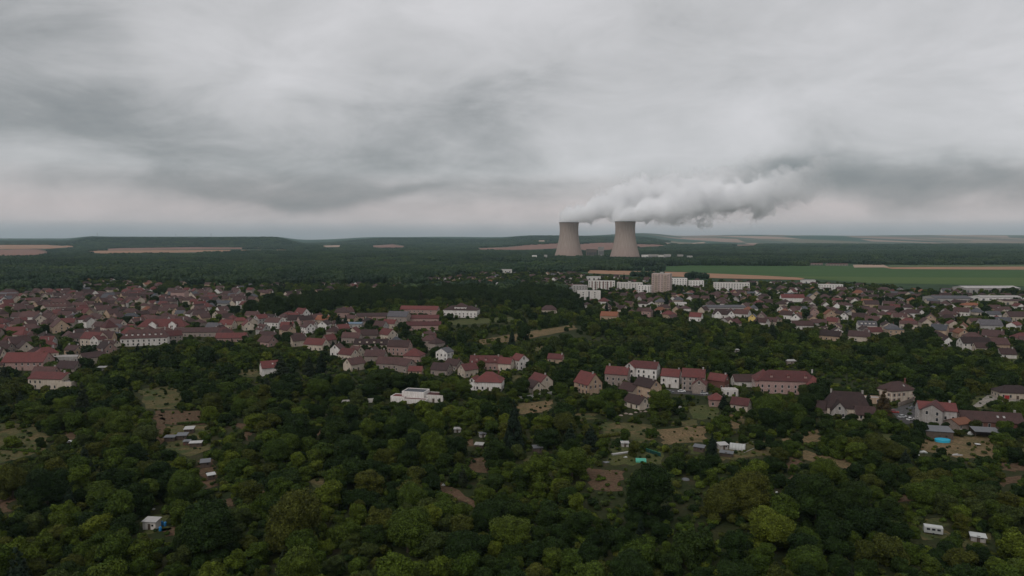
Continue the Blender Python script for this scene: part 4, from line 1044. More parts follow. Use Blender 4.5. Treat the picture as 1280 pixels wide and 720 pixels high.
hero(1088, 384, 18, 11, 4.5, -6, 'gable', 'mauve', 'beige'); hero(1270, 400, 22, 12, 4.5, -4, 'gable', 'mauve', 'cream'); hero(1213, 385, 24, 12, 4, 3, 'hip', 'orange', 'cream', 'wide low house with an orange-red hipped roof and central chimney', 'orange hipped house', chim=1, pitch=26)
# ------------------------------------------------------------------ apartment blocks and halls
def bigwin(w_, h_): q = win_mesh(w_, h_); q.box(-w_ / 2 + .13, -.05, .13, w_ / 2 - .13, .01, h_ - .13, 1); return q.mesh('window', [M['frame'], M['glass']])
BW = bigwin(1.9, 1.7)
def flats(px, py, L, W, storeys, yaw, wc, label, short, cols=None, fh=3.2, rc='pale', recess=0, top=False, pxr=None):
    P = at(px, py); h = storeys * fh + .8; root = empty('apartment_building', P, R(yaw)); D = math.hypot(P.x, P.y)
    wb, rb, _ = shapes(L, W, h, 'flat', 10)
    wb.build('wall', M['wall_' + wc], root); rb.build('roof', M['roof_' + rc], root)
    cols = cols or int(L / 4.6); cols = min(cols, 90 // storeys); cs = max(1, min(int(W / 4), (98 - cols * storeys) // storeys))
    for f in range(storeys):
        for k in range(cols):
            child('window', BW, root, ((k + .5) / cols * L - L / 2, -W / 2, 1 + f * fh))
        for k in range(cs):
            s = 1 if -math.sin(R(yaw)) * P.x * 0 + (Matrix.Rotation(R(yaw), 2) @ Vector((1, 0))).dot(Vector((-P.x, -P.y))) > 0 else -1
            child('window', BW, root, (s * L / 2, (k + .5) / cs * W - W / 2, 1 + f * fh), R(90) * s)
    for k in range(recess):
        x = (k + 1) / (recess + 1) * L - L / 2
        MB().box(x - .9, -W / 2 - .12, 0, x + .9, -W / 2 + .4, h - .3).build('stair_panel', M['wall_brick' if wc == 'white' and recess > 2 else 'glass'], root)
    if top:
        MB().box(-2.5, -2, h + .21, 2.5, 2, h + 2.6).build('lift_housing', M['wall_grey'], root)
    for f in range(storeys if wc == 'rose' else 0):
        for s in (-1, 1):
            MB().box(s * L * .25 - 3, -W / 2 - 1.3, .9 + f * fh, s * L * .25 + 3, -W / 2 - .13, 1.9 + f * fh).build('balcony', M['wall_cream'], root)
    occupy(P, max(L, W) * .5); protect(P, L * .5, h, .38, .8)
    for s in (-.35, .35): FOOT.append((P.x + math.cos(R(yaw)) * L * s, P.y + math.sin(R(yaw)) * L * s, W))
    tag(root, label, 'apartment building', 'apartment blocks on the town\'s north side'); LAND.append((short, px, py - 6))
flats(736, 375, 34, 12, 4, -4, 'white', 'white block of two bare wall slabs with dark gap, nearest of the apartment blocks', 'split white block', cols=2, recess=1)
flats(725, 367, 24, 12, 4, -3, 'grey', 'small grey-white block half hidden left of the red-striped white block', 'small grey-white block')
flats(752, 363, 46, 13, 5, -10, 'white', 'long white apartment block with reddish vertical stripes, left of the stepped white block', 'red-striped white block', recess=6)
flats(787, 363, 44, 13, 4, -6, 'white', 'stepped white apartment block with three dark top openings', 'stepped white block', top=True)
flats(806, 367, 20, 12, 4, -24, 'white', 'short white block at the right end of the stepped white block', 'short white block')
flats(827, 366, 30, 20, 10, -24, 'rose', 'tall pinkish apartment tower with balconies, the tallest block of flats', 'pink apartment tower', fh=3.15, top=True)
flats(848, 359, 30, 12, 5, -4, 'white', 'small white apartment block just right of the pink tower', 'block beside the pink tower')
flats(870, 360, 26, 12, 4, -3, 'white', 'small isolated white block between the pink tower and the long white block', 'small isolated white block')
flats(914, 363, 60, 13, 4, -7, 'white', 'long white apartment block standing alone, rightmost of the blocks of flats', 'long lone white block')
flats(1038, 363, 38, 12, 3, -4, 'white', 'low white block with uneven top amid suburb roofs, below the green crop field', 'low uneven white block')
def hall(px, py, L, W, h, yaw, rc, wc, label, short, name='warehouse', pitch=9, ribs=0):
    P = at(px, py); root = empty(name, P, R(yaw)); wb, rb, _ = shapes(L, W, h, 'gable', pitch)
    wb.build('wall', M['wall_' + wc], root); rb.build('roof', M['roof_' + rc], root)
    n = min(12, int(L / 9))
    for k in range(n):
        MB().box(-L / 2 + (k + .5) * L / n - 1.6, -W / 2 - .06, 1.2 if k % 3 else 0, -L / 2 + (k + .5) * L / n + 1.6, -W / 2 + .1, h * .62).build('loading_door' if k % 3 == 0 else 'window', M['metal' if k % 3 == 0 else 'glass'], root)
    if short: LAND.append((short, px, py - 3))
    for s in (-.4, -.2, 0, .2, .4): FOOT.append((P.x + math.cos(R(yaw)) * L * s, P.y + math.sin(R(yaw)) * L * s, min(W * .6, L * .4)))
    protect(P, L * .5, h + 1, .1, .9)
    tag(root, label, 'warehouse', 'warehouses and works halls'); return root
hall(1232, 366, 92, 34, 9, 1, 'pale', 'grey', 'longest pale-roofed warehouse at the right, beyond the suburb', 'long pale warehouse')
hall(1184, 377, 52, 34, 6, -3, 'slate', 'grey', 'wide dark grey-roofed warehouse left of the long pale warehouse', 'dark grey warehouse')
hall(1245, 375, 60, 22, 5, -2, 'pale', 'white', 'low pale shed standing in front of the long pale warehouse', None)
hall(1268, 380, 40, 20, 5, -4, 'mauve', 'cream', 'low mauve-roofed shed in the right corner of the trading estate', None)
hall(905, 388, 48, 24, 5, 2, 'slate', 'grey', 'wide grey-roofed hall behind the twin-gabled white house', 'wide grey-roofed hall')
hall(623, 358, 44, 20, 6, 3, 'pale', 'white', 'long low white hall at the far left end of the northern quarter', 'far white hall')
hall(712, 360, 50, 24, 5, 0, 'mauve', 'grey', 'low grey-mauve roofed hall left of the apartment blocks', 'grey-mauve hall')
hall(742, 350, 30, 14, 7, 0, 'pale', 'white', 'flat bright white hall top visible behind the red-striped block', None)
hall(632, 341, 34, 20, 8, 0, 'pale', 'white', 'tiny bright white hall far off, above the northern quarter', None)
hall(1046, 332, 70, 16, 6, 1, 'red', 'stone', 'long red-roofed farm barn at the far edge of the green crop field', 'red farm barn')
hall(1020, 331.4, 40, 14, 6, 0, 'red', 'stone', 'shorter red-roofed farm barn left of the long one beyond the crop field', None)
hall(1010, 354, 26, 14, 6, 0, 'pale', 'white', 'small pale hall just beyond the suburb\'s northern roofs', None)
# power station buildings
def works(px, D, L, W, h, label, wc='grey'):
    x = (px - 640) / F * D; root = empty('power_station_hall', (x, D, 0))
    wb, rb, _ = shapes(L, W, h, 'flat', 5); wb.build('wall', M['wall_' + wc], root); rb.build('roof', M['roof_pale'], root)
    for k in range(6): MB().box(-L / 2 + (k + .5) * L / 6 - L / 18, -W / 2 - .1, h * .25, -L / 2 + (k + .5) * L / 6 + L / 18, -W / 2 + .1, h * .6).build('window_band', M['metal'], root)
    a, b, t, bs, d = picture_rect(x, D, L / 2, 0, h); RECT.append((a, b, t, t + (bs - t) * .45, d - 30))
    FOOT.append((x, D, L * .5 + 10))
    tag(root, label, 'power station building')
works(806, 3140, 26, 30, 19, 'low white building touching the right foot of the right cooling tower', 'white')
works(816, 3160, 44, 30, 20.5, 'widest low building in the white row right of the right cooling tower')
works(826, 3130, 22, 30, 18.5, 'low white building between the widest one and the end of the white row', 'white')
works(834, 3100, 26, 30, 22, 'small white building at the right end of the white row beside the right cooling tower')
works(850, 3150, 24, 20, 20, 'small isolated white building further right among the trees')
works(862, 3050, 20, 20, 17, 'tiny white building farthest right of the power station')
works(668, 3000, 20, 20, 20, 'tiny bright white dome-like building left of the left cooling tower', 'white')
works(682, 3100, 14, 14, 20, 'very small white block between the dome-like building and the left tower')
works(739, 3500, 50, 40, 40, 'pinkish grey building between the two cooling towers, left half', 'stone')
works(751, 3450, 26, 26, 52, 'taller greenish grey block between the two cooling towers, right half', 'grey')
def mast(px, D, h, label):
    x = (px - 640) / F * D; z = height(x, D); root = empty('radio_mast', (x, D, z))
    MB().cyl((0, 0, -2), (0, 0, h), 1.6, .7, 6).build('pole', M['metal'], root)
    MB().box(-3, -3, h * .86, 3, 3, h * .88).box(-2.4, -2.4, h * .7, 2.4, 2.4, h * .72).build('platform', M['metal'], root)
    tag(root, label, 'mast', 'masts on the skyline')
mast(123, 6900, 60, 'thin mast left of the wooded hill on the skyline'); mast(221, 6900, 55, 'faint mast at the middle of the wooded hill'); mast(265, 6900, 60, 'mast at the right of the wooded hill')
# ------------------------------------------------------------------ gardens and allotments: sheds, tunnels, pool, cars
def shed(px, py, L, W, h, yaw, roofm, wallm, label, short=None, roof='mono', name='garden_shed', cat='shed', open_front=False):
    if L < 7: L *= .85; W *= .85; h *= .92
    P = at(px, py); root = empty(name, P, R(yaw))
    if open_front:
        for sx in (-1, 1):
            for sy in (-1, 1): MB().box(sx * (L / 2 - .1) - .08, sy * (W / 2 - .1) - .08, -.1, sx * (L / 2 - .1) + .08, sy * (W / 2 - .1) + .08, h + .12 * W * (1 if sy > 0 else 0)).build('post', M['dark_wood'], root)
        MB().box(-L / 2, W / 2 - .1, 0, L / 2, W / 2 - .03, h + .1 * W).build('back_panel', M['dark_wood'], root)
        _, rb, _z = shapes(L, W, h, 'mono', 10)
    else:
        wb, rb, _z = shapes(L, W, h, roof, 25, .25)
        wb.build('wall', wallm, root)
        MB().box(-.45, -W / 2 - .05, 0, .45, -W / 2 + .05, 1.9).build('door', M['dark_wood'], root)
        MB().box(L * .25 - .35, -W / 2 - .04, 1.1, L * .25 + .35, -W / 2 + .05, 1.7).build('window', M['glass'], root)
    rb.build('roof', roofm, root)
    occupy(P, (L + W) * .3); protect(P, L / 2, h + .4, .1, .95)
    if short: LAND.append((short, px, py - 3))
    return tag(root, label, cat)
shed(190, 660, 5.0, 3.2, 2.7, -6, M['tin'], M['wall_white'], 'white shed with a pale slab roof in the foreground wood, blue barrels beside it', 'white shed with blue barrels')
def barrel(px, py, label):
    P = at(px, py); b = MB()
    prof = [(.0, .0), (.28, .0), (.33, .1), (.35, .45), (.33, .85), (.28, .95), (.0, .95)]
    n = 14
    for r, z in prof:
        for k in range(n): b.v.append((r * math.cos(k * 6.2832 / n), r * math.sin(k * 6.2832 / n), z))
    for j in range(len(prof) - 1):
        for k in range(n): b.f.append((j * n + k, j * n + (k + 1) % n, (j + 1) * n + (k + 1) % n, (j + 1) * n + k)); b.m.append(0)
    o = b.build('water_barrel', M['blue_plastic'], smooth=True); o.location = P; o.scale = (1.3, 1.3, 1.5)
    tag(o, label, 'barrel', 'blue barrels by the white shed')
barrel(202.5, 657, 'blue barrel, nearest to the white shed wall'); barrel(206.5, 658, 'blue barrel, farthest from the white shed'); barrel(200.5, 664, 'blue barrel standing lowest in front of the white shed')
shed(237, 541, 4.6, 4.0, 2.3, 12, M['tin'], M['dark_wood'], 'little hut with bright white roof, topmost of the left allotment huts', 'topmost white-roofed hut')
shed(228, 549, 5.0, 4.0, 2.2, 8, M['metal'], M['dark_wood'], 'hut with a pale grey sheet roof in the middle of the left allotment')
shed(213, 551, 5.0, 3.0, 2.0, 6, M['metal'], M['dark_wood'], 'hut with dark grey roof, leftmost of the left allotment huts')
shed(245, 558, 5.6, 2.6, 1.9, 9, M['tin'], M['dark_wood'], 'long low hut with a white roof strip, lowest right of the left allotment huts', 'lowest allotment hut')
shed(234, 556, 3.0, 2.4, 1.8, 9, M['metal'], M['wall_brick'], 'tiny brown hut squeezed between the grey-roofed hut and the lowest hut')
shed(257, 583, 4.0, 4.0, 2.2, 20, M['metal'], M['dark_wood'], 'grey domed-looking hut half buried in trees below the left allotment')
shed(264, 599, 3.0, 2.4, 2.0, 35, M['plastic_white'], M['dark_wood'], 'tiny hut under crumpled white sheeting at the wood edge', 'hut under white sheeting')
shed(128, 463, 6, 4, 2.4, 5, M['tin'], M['wall_grey'], 'low white-roofed garage left of the bright yellow-green tree')
shed(1171, 546, 11, 7, 3.3, -14, M['metal'], M['dark_wood'], 'dark wooden shed with a flat dark grey metal roof above the turquoise pool', 'grey metal-roofed shed', name='shed')
shed(1231, 546, 10, 6, 2.9, -14, M['metal'], M['dark_wood'], 'open carport with flat grey roof on posts, right of the pool lawn', 'grey open carport', name='carport', cat='carport', open_front=True)
shed(874, 564, 5, 3.4, 2.2, -30, M['metal'], M['dark_wood'], 'dark hut with greyish roof left of the dark cypress by the white tunnel')
shed(903, 561, 4.5, 3.6, 2.2, 12, M['tin'], M['wall_grey'], 'white-roofed hut immediately left of the white polytunnel', 'white-roofed tunnel-side hut')
shed(908, 570, 6, 3.2, 1.6, -24, M['metal'], M['dark_wood'], 'low grey lean-to in front of the white-roofed hut by the tunnel')
shed(781, 558, 3.6, 2.4, 1.8, 0, M['tin'], M['wall_grey'], 'small whitish hut above the long plank bed in the middle allotment')
shed(672, 565, 4.4, 3.4, 2.3, 10, M['metal'], M['dark_wood'], 'dark hut with grey roof alone in trees left of the middle allotment')
shed(599, 560, 4.0, 3.0, 1.8, -12, M['tin'], M['dark_wood'], 'small brown hut with pale top amid trees at the picture\'s middle', 'small middle hut')
shed(572, 540, 3.6, 2.6, 1.7, 0, M['tin'], M['wall_grey'], 'tiny grey hut with a bright roof above the small brown middle hut')
shed(603, 546, 3.2, 2.6, 1.7, 20, M['metal'], M['wall_grey'], 'tiny dull grey hut right above the small brown middle hut')
shed(88, 556, 2.4, 2, 1.4, 0, M['plastic_white'], M['wall_grey'], 'tiny white box hut at the left brown plot')
shed(988, 455, 7, 4, 2.4, 6, M['tin'], M['wall_stone'], 'small hut with a pale slanting roof behind the long pinkish brick house')
shed(1222, 676, 4.4, 2.6, 1.7, -24, M['plastic_white'], M['wall_grey'], 'white rounded hut in the foreground wood, lower right of the caravan')
shed(920, 440, 5, 3, 2, 6, M['tin'], M['wall_grey'], 'tiny pale garden hut in the wood above the house row')
def tunnel(px, py, L, r, yaw, film, label, short, group=None):
    P = at(px, py); root = empty('polytunnel', P, R(yaw)); n = 16
    cover = MB()
    for x in (-L / 2, L / 2):
        for k in range(n + 1):
            t = math.pi * k / n; cover.v.append((x, -r * math.cos(t), r * .92 * math.sin(t)))
    for k in range(n): cover.f.append((k, k + n + 1, k + n + 2, k + 1)); cover.m.append(0)
    cover.f += [tuple(range(n + 1)), tuple(range(n + 1, 2 * n + 2))[::-1]]; cover.m += [0, 0]
    cover.build('film_cover', film, root)
    for j in range(6):
        x = -L / 2 + L * j / 5; rb = MB()
        for k in range(n):
            a = math.pi * k / n; b_ = math.pi * (k + 1) / n; q = r + .04
            rb.cyl((x, -q * math.cos(a), q * .92 * math.sin(a)), (x, -q * math.cos(b_), q * .92 * math.sin(b_)), .04, .04, 5)
        rb.build('hoop', M['metal'], root)
    MB().box(L / 2 + .01, -.5, 0, L / 2 + .06, .5, r * .75).build('door', M['frame'], root)
    occupy(P, L * .4); protect(P, L * .5, r, .05, .95); LAND.append((short, px, py - 3))
    tag(root, label, 'polytunnel', 'garden polytunnels')
tunnel(801, 577, 4.2, 1.5, -6, M['plastic_green'], 'small mint-green polytunnel in the middle allotment', 'mint-green tunnel')
tunnel(922, 561, 6.4, 2.5, -24, M['plastic_white'], 'larger white polytunnel with hoops on the right allotment', 'white polytunnel')
# caravan
P = at(1166, 667); root = empty('caravan', P, R(-22)); b = MB()
b.prism([(-1.1, .5), (1.1, .5), (1.15, 1.2), (1.1, 2.3), (.85, 2.55), (-.85, 2.55), (-1.1, 2.3), (-1.15, 1.2)], -2.5, 2.5); b.build('body', M['plastic_white'], root)
for s in (-1.4, 0, 1.4): MB().box(s - .45, -1.2, 1.4, s + .45, -1.1, 2.0).build('window', M['glass'], root)
MB().box(2.45, -.5, 1.4, 2.56, .5, 2.0).build('end_window', M['glass'], root)
for s in (-1, 1): MB().cyl((0, s * .95, .34), (0, s * 1.12, .34), .34, .34, 14).build('wheel', M['rubber'], root)
MB().cyl((2.5, 0, .55), (3.7, 0, .5), .06, .06, 6).build('drawbar', M['metal'], root)
tag(root, 'white caravan parked in the foreground wood at the lower right', 'caravan'); occupy(P, 3); protect(P, 2.8, 2.5, .1, 1); LAND.append(('white caravan', 1166, 662))
# pool
P = at(1178, 552); root = empty('swimming_pool', P, 0)
def ring(r0, r1, z0, z1, n=40):
    b = MB()
    for k in range(n):
        t = 2 * math.pi * k / n
        for r, z in ((r0, z0), (r1, z0), (r1, z1), (r0, z1)): b.v.append((r * math.cos(t) * 1.35, r * math.sin(t), z))
    for k in range(n):
        for q in range(4): b.f.append((k * 4 + q, ((k + 1) % n) * 4 + q, ((k + 1) % n) * 4 + (q + 1) % 4, k * 4 + (q + 1) % 4)); b.m.append(0)
    return b
ring(2.3, 2.42, 0, 1.1).build('pool_wall', M['turquoise'], root)
b = MB(); n = 40
b.v = [(2.29 * 1.35 * math.cos(2 * math.pi * k / n), 2.29 * math.sin(2 * math.pi * k / n), .95) for k in range(n)] + [(0, 0, 1.0)]
b.f = [(k, (k + 1) % n, n) for k in range(n)]; b.m = [0] * n; b.build('pool_cover', M['turquoise'], root)
MB().cyl((3.2, -1.6, 0), (3.2, -1.6, 1.5), .04, .04, 6).cyl((3.7, -1.6, 0), (3.7, -1.6, 1.5), .04, .04, 6).cyl((3.2, -1.6, .6), (3.7, -1.6, .6), .03, .03, 6).cyl((3.2, -1.6, 1.1), (3.7, -1.6, 1.1), .03, .03, 6).build('ladder', M['metal'], root)
tag(root, 'oval turquoise covered swimming pool on dry ground below the metal shed', 'swimming pool'); occupy(P, 4.5); protect(P, 4.2, 1.2, .0, 1); LAND.append(('turquoise pool', 1178, 548))
# white table
def table(px, py, label):
    P = at(px, py); root = empty('garden_table', P, R(15))
    MB().cyl((0, 0, .70), (0, 0, .76), 1.15, 1.15, 20).build('table_top', M['plastic_white'], root)
    for k in range(4): MB().cyl((.6 * math.cos(k * 1.57), .6 * math.sin(k * 1.57), 0), (.5 * math.cos(k * 1.57), .5 * math.sin(k * 1.57), .7), .05, .05, 6).build('leg', M['plastic_white'], root)
    tag(root, label, 'table'); occupy(P, 1.6); protect(P, 1.3, 1, 0, 1)
table(1222, 557, 'round white garden table on the tan lawn right of the pool')
def heap(px, py, rx, ry, h, mat, label, seed, name='sheeting_heap', cat='heap'):
    P = at(px, py); v, f = ICO2; r_ = np.random.default_rng(seed)
    w_ = v * np.array([rx, ry, h]) * (1 + r_.normal(0, .16, (len(v), 1))); w_[:, 2] = np.maximum(w_[:, 2], -.05)
    o = MB().add([tuple(q) for q in w_], f).build(name, mat); o.location = P
    tag(o, label, cat); occupy(P, max(rx, ry) + .5); protect(P, rx, h, 0, 1)
heap(1154, 566, 1.6, 1.1, 1.0, M['plastic_white'], 'crumpled white sheeting heap below left of the pool', 1)
heap(1147, 569, .8, .6, .5, M['plastic_white'], 'smallest white sheeting heap, left of the larger one below the pool', 2)
heap(1196, 569, 2.4, .9, .6, M['tin'], 'long flat heap of pale scrap on the tan lawn below the pool', 3)
heap(1213, 543, 1.5, 1.0, 1.2, M['plastic_white'], 'white covered bundle against the left side of the open carport', 4)
heap(857, 600, 1.6, .9, .8, M['metal'], 'grey stone-like heap half hidden in foreground trees below the white polytunnel', 5)
heap(782, 572, .9, .6, .5, M['plastic_white'], 'small white bundle beside the mint-green tunnel', 6)
heap(758, 578, 1.6, .8, .5, M['metal'], 'grey covered pile at the lower left of the middle allotment', 7)
heap(192, 637, .5, .4, .5, M['plastic_white'], 'tiny white bag just behind the white shed with blue barrels', 8, 'bag', 'bag')
heap(554, 607, .8, .5, .6, M['plastic_white'], 'tiny white bundle at the top end of the brown garden path', 9)
heap(971, 616, .5, .4, .6, M['plastic_white'], 'tiny white object in trees left of the lower right wood', 10)
heap(850, 510, .9, .6, 1.2, M['plastic_white'], 'small white bundle at the left edge of the little lawn', 11)
# planks, walls, fence, hedges
def strip(px0, py0, px1, py1, w_, h, mat, name, label, cat, lift=0):
    A, B = at(px0, py0), at(px1, py1); d = B - A; L = d.length; root_ = MB()
    n = max(1, int(L / 2.5))
    for k in range(n): root_.box(k * L / n + .02, -w_ / 2, -.1 + lift, (k + 1) * L / n - .02, w_ / 2, h + lift)
    root_.box(0, -w_ / 2 - .05, h + lift + .003, L, w_ / 2 + .05, h + lift + .08)
    o = root_.build(name, mat); o.location = A; o.rotation_euler = (0, 0, math.atan2(d.y, d.x))
    tag(o, label, cat); protect((A + B) / 2, L / 2, h + .1, 0, 1)
    return o
strip(414, 506, 467, 503, .3, 2.2, M['wall_white'], 'garden_wall', 'long low white garden wall left of the modern white house', 'wall')
strip(765, 569, 795, 565, 1.2, .5, M['tin'], 'raised_bed', 'long pale plank bed in the middle allotment', 'planter')
strip(648, 500, 690, 493, .3, 1.6, M['wall_grey'], 'garden_wall', 'grey garden wall with pale top below the dark-roofed annexe', 'wall')
strip(1123, 508, 1146, 500, .3, 2.0, M['wall_stone'], 'garden_wall', 'dark stone garden wall in front of the cream hipped villa', 'wall')
def net(px0, py0, px1, py1, h, label):
    A, B = at(px0, py0), at(px1, py1); d = B - A; L = d.length; root = empty('netting_fence', A, math.atan2(d.y, d.x))
    n = max(2, int(L / 3))
    for k in range(n + 1): MB().cyl((L * k / n, 0, -.1), (L * k / n, 0, h + .2), .05, .05, 6).build('post', M['metal'], root)
    MB().box(0, -.02, .05, L, .02, h).build('net', M['net_green'], root)
    MB().cyl((0, 0, h + .03), (L, 0, h + .03), .06, .06, 6).build('top_rail', M['plastic_green'], root)
    tag(root, label, 'fence'); protect((A + B) / 2, L / 2, h, .2, .9)
net(772, 553, 826, 571, 1.5, 'dark green netting fence running diagonally beside the mint-green tunnel')
LAND.append(('green netting fence', 800, 560))
for k, (a, b_) in enumerate((((927, 556), (944, 552)), ((930, 566), (944, 560)))):
    A, B = at(*a), at(*b_); d = B - A
    o = MB().box(0, -.12, .02, d.length, .12, .18).build('timber_beam', M['tin']); o.location = A; o.rotation_euler = (0, 0, math.atan2(d.y, d.x))
    tag(o, ['pale timber beam on the ground, upper one right of the white polytunnel', 'pale timber beam on the ground, lower one right of the white polytunnel'][k], 'beam')
# dry stone rubble line below the peach house
for k in range(9):
    r_ = random.Random(k); v, f = ICO1
    P = at(776 + k * 6.2, 519 - k * .9 + r_.uniform(-1, 1)); s = r_.uniform(.5, 1.1)
    o = MB().add([(a * s * 1.3 * r_.uniform(.85, 1.1), b_ * s * r_.uniform(.85, 1.1), c * s * .7) for a, b_, c in v], f).build('boulder', M['wall_stone']); o.location = P
    tag(o, 'pale grey boulder in the rubble line below the low cream barn', 'boulder', 'boulders below the low cream barn'); protect(P, s, s, 0, 1)
# hedges
def hedge(px0, py0, px1, py1, w_, h, tone, label):
    A, B = at(px0, py0), at(px1, py1); d = B - A; n = max(3, int(d.length / (w_ * .55))); lob = []
    r_ = random.Random(int(px0)); ux, uy = d.x / d.length, d.y / d.length
    for k in range(n):
        t = (k + .5) / n * d.length
        lob.append((ux * t + r_.uniform(-.2, .2), uy * t + r_.uniform(-.2, .2), h * .5, w_ * .6 * r_.uniform(.8, 1.1), h * .5 * r_.uniform(.85, 1.1)))
    me = crown(lob, int(d.length * 90), .17, M[TONES[tone]], 'hedge', sub=ICO1, minz=.02)
    o = link(bpy.data.objects.new('hedge', me)); o.location = A; tag(o, label, 'hedge'); protect((A + B) / 2, d.length / 2 * abs(ux) + 1, h, .1, .9)
hedge(247, 509, 281, 542, 1.1, 1.5, 'bright yellow-green', 'thin bright yellow-green hedge running diagonally right of the brown plot'); LAND.append(('thin yellow-green hedge', 264, 524))
hedge(222, 531, 260, 529, 1.6, 1.3, 'mid green', 'short green hedge at the top edge of the left allotment huts')
hedge(835, 509, 862, 504, 2.2, 1.9, 'dark green', 'dark clipped hedge along the left end of the small lawn')
hedge(730, 550, 775, 545, 1.6, 1.7, 'olive green', 'olive hedge bordering the top of the middle allotment')
hedge(1165, 552, 1150, 545, 1.4, 1.4, 'dark green', 'short dark hedge left of the pool')
hedge(0, 562, 50, 566, 1.0, 1.0, 'mid green', 'low green hedge across the left dry lawn')
# cars
def car(px, py, yaw, paint, label):
    P = at(px, py); root = empty('parked_car', P, R(yaw)); L = 4.2
    b = MB(); b.prism([(-.86, .28), (.86, .28), (.88, .62), (.80, .92), (-.80, .92), (-.88, .62)], -2.1, 2.1)
    b.build('body', M[paint], root)
    c = MB(); c.v = [(-1.7, -.76, .923), (1.15, -.76, .923), (1.15, .76, .923), (-1.7, .76, .923), (-1.35, -.62, 1.42), (.45, -.62, 1.42), (.45, .62, 1.42), (-1.35, .62, 1.42)]
    c.f = [(0, 3, 2, 1), (4, 5, 6, 7), (0, 1, 5, 4), (1, 2, 6, 5), (2, 3, 7, 6), (3, 0, 4, 7)]; c.m = [0] * 6
    c.build('cabin_glass', M['glass'], root)
    MB().box(-1.33, -.6, 1.423, .43, .6, 1.47).build('roof_panel', M[paint], root)
    for sx in (-1.3, 1.3):
        for sy in (-1, 1): MB().cyl((sx, sy * .68, .31), (sx, sy * .9, .31), .31, .31, 14).build('wheel', M['rubber'], root)
    for sy in (-1, 1): MB().box(2.08, sy * .62 - .14, .6, 2.13, sy * .62 + .14, .75).build('headlight', M['frame'], root)
    tag(root, label, 'car', 'cars parked by the houses'); occupy(P, 2.4); protect(P, 2.1, 1.4, 0, .9)
car(1128, 522, 20, 'car_silver', 'silver car on the asphalt yard, left of the white car')
car(1138, 525, 30, 'car_white', 'white car at the lower end of the asphalt yard')
car(1140, 511, 25, 'car_grey', 'dark grey car at the upper end of the asphalt yard by the stone wall')
car(838, 491, 5, 'car_grey', 'dark car at the left end of the street below the house row')
car(852, 490, 5, 'car_white', 'white car on the street directly below the stone cross-gabled house')
car(880, 493, 0, 'car_silver', 'silver car, rightmost on the street below the house row')
car(1118, 516, -30, 'car_red', 'red car beside the brown-tinged conifer')
car(1268, 531, -50, 'car_white', 'white car at the right edge, by the end of the long low barn')
# ------------------------------------------------------------------ the rest of the town
OLD = [(-90, 374), (0, 368), (110, 366), (330, 366), (430, 384), (452, 398), (480, 412), (550, 425), (560, 445), (520, 455), (440, 452), (345, 430), (300, 428), (240, 433), (160, 440), (120, 455), (100, 470), (60, 486), (-90, 486)]
SUB = [(690, 378), (760, 369), (860, 366), (960, 362), (1120, 364), (1420, 376), (1420, 450), (1262, 446), (1130, 425), (1080, 430), (1030, 425), (960, 412), (850, 402), (800, 397), (700, 390)]
NORTH = [(500, 354), (560, 346), (640, 341), (700, 342), (800, 349), (860, 353), (1100, 357), (1130, 363), (960, 361), (860, 363), (760, 368), (690, 364), (640, 362), (560, 360)]
WEST = [(80, 360), (110, 352), (180, 352), (260, 358), (440, 356), (560, 358), (440, 370), (80, 368)]
BELT = [(270, 392), (330, 384), (400, 376), (470, 370), (600, 364), (700, 362), (742, 374), (722, 392), (640, 388), (610, 380), (560, 378), (500, 380), (440, 388), (400, 396), (350, 400)]
fills = []
def fill(poly, n, town, seed):
    r_ = random.Random(seed); pts = [(p[0], p[1]) for p in poly]
    W = [at(*p) for p in poly]; W2 = [(p.x, p.y) for p in W]
    x0 = min(p[0] for p in W2); x1 = max(p[0] for p in W2); y0 = min(p[1] for p in W2); y1 = max(p[1] for p in W2)
    got = 0
    for _ in range(n * 40):
        if got >= n: break
        x = r_.uniform(x0, x1); y = r_.uniform(y0, y1)
        if not inpoly(x, y, W2): continue
        px, py = project(x, y, 0)
        if inpoly(px, py, BELT) and town != 'belt': continue
        if town == 'old': L = r_.uniform(9.5, 17); Wd = r_.uniform(7.5, 10); h = r_.choice([4.2, 5.2, 5.8, 6.4]); rad = (L + Wd) * .225
        else: L = r_.uniform(11, 17); Wd = r_.uniform(8, 10.5); h = r_.choice([2.8, 3.2, 4.2, 5.0]); rad = (L + Wd) * .31
        if not free(x, y, rad) or hidden(x, y, L * .4, h + 3, 2.0): continue
        FOOT.append((x, y, rad)); got += 1
        if town == 'old':
            rc = r_.choices(['roof_mauve', 'roof_red', 'roof_brown', 'roof_slate', 'roof_orange'], [55, 19, 20, 5, 1])[0]
            wc = r_.choices(['wall_cream', 'wall_stone', 'wall_pink', 'wall_white', 'wall_beige', 'wall_grey'], [26, 22, 15, 15, 13, 9])[0]
            yaw = r_.choice([-14, 76, -40, 50, 4]) + r_.gauss(0, 7)
        else:
            rc = r_.choices(['roof_mauve', 'roof_brown', 'roof_slate', 'roof_red', 'roof_orange'], [46, 30, 12, 9, 3])[0]
            wc = r_.choices(['wall_cream', 'wall_white', 'wall_beige', 'wall_grey', 'wall_stone'], [34, 30, 22, 8, 6])[0]
            yaw = r_.choice([-12, 78, -40, 50]) + r_.gauss(0, 9)
        fills.append((F * L / math.hypot(x, y), x, y, px, py, L, Wd, h, yaw, rc, wc, r_.choice(['gable', 'gable', 'gable', 'hip'] if town == 'old' else ['gable', 'gable', 'hip']), r_.choice([38, 42, 46]) if town == 'old' else r_.choice([32, 38, 42]), r_.choice([0, 1, 1, 2])))
fill(OLD, 410, 'old', 1); fill(SUB, 330, 'sub', 2); fill(NORTH, 130, 'sub', 3); fill(WEST, 60, 'sub', 4)
fills.sort(key=lambda q: -q[0])
nleft = 296 - NH[0]
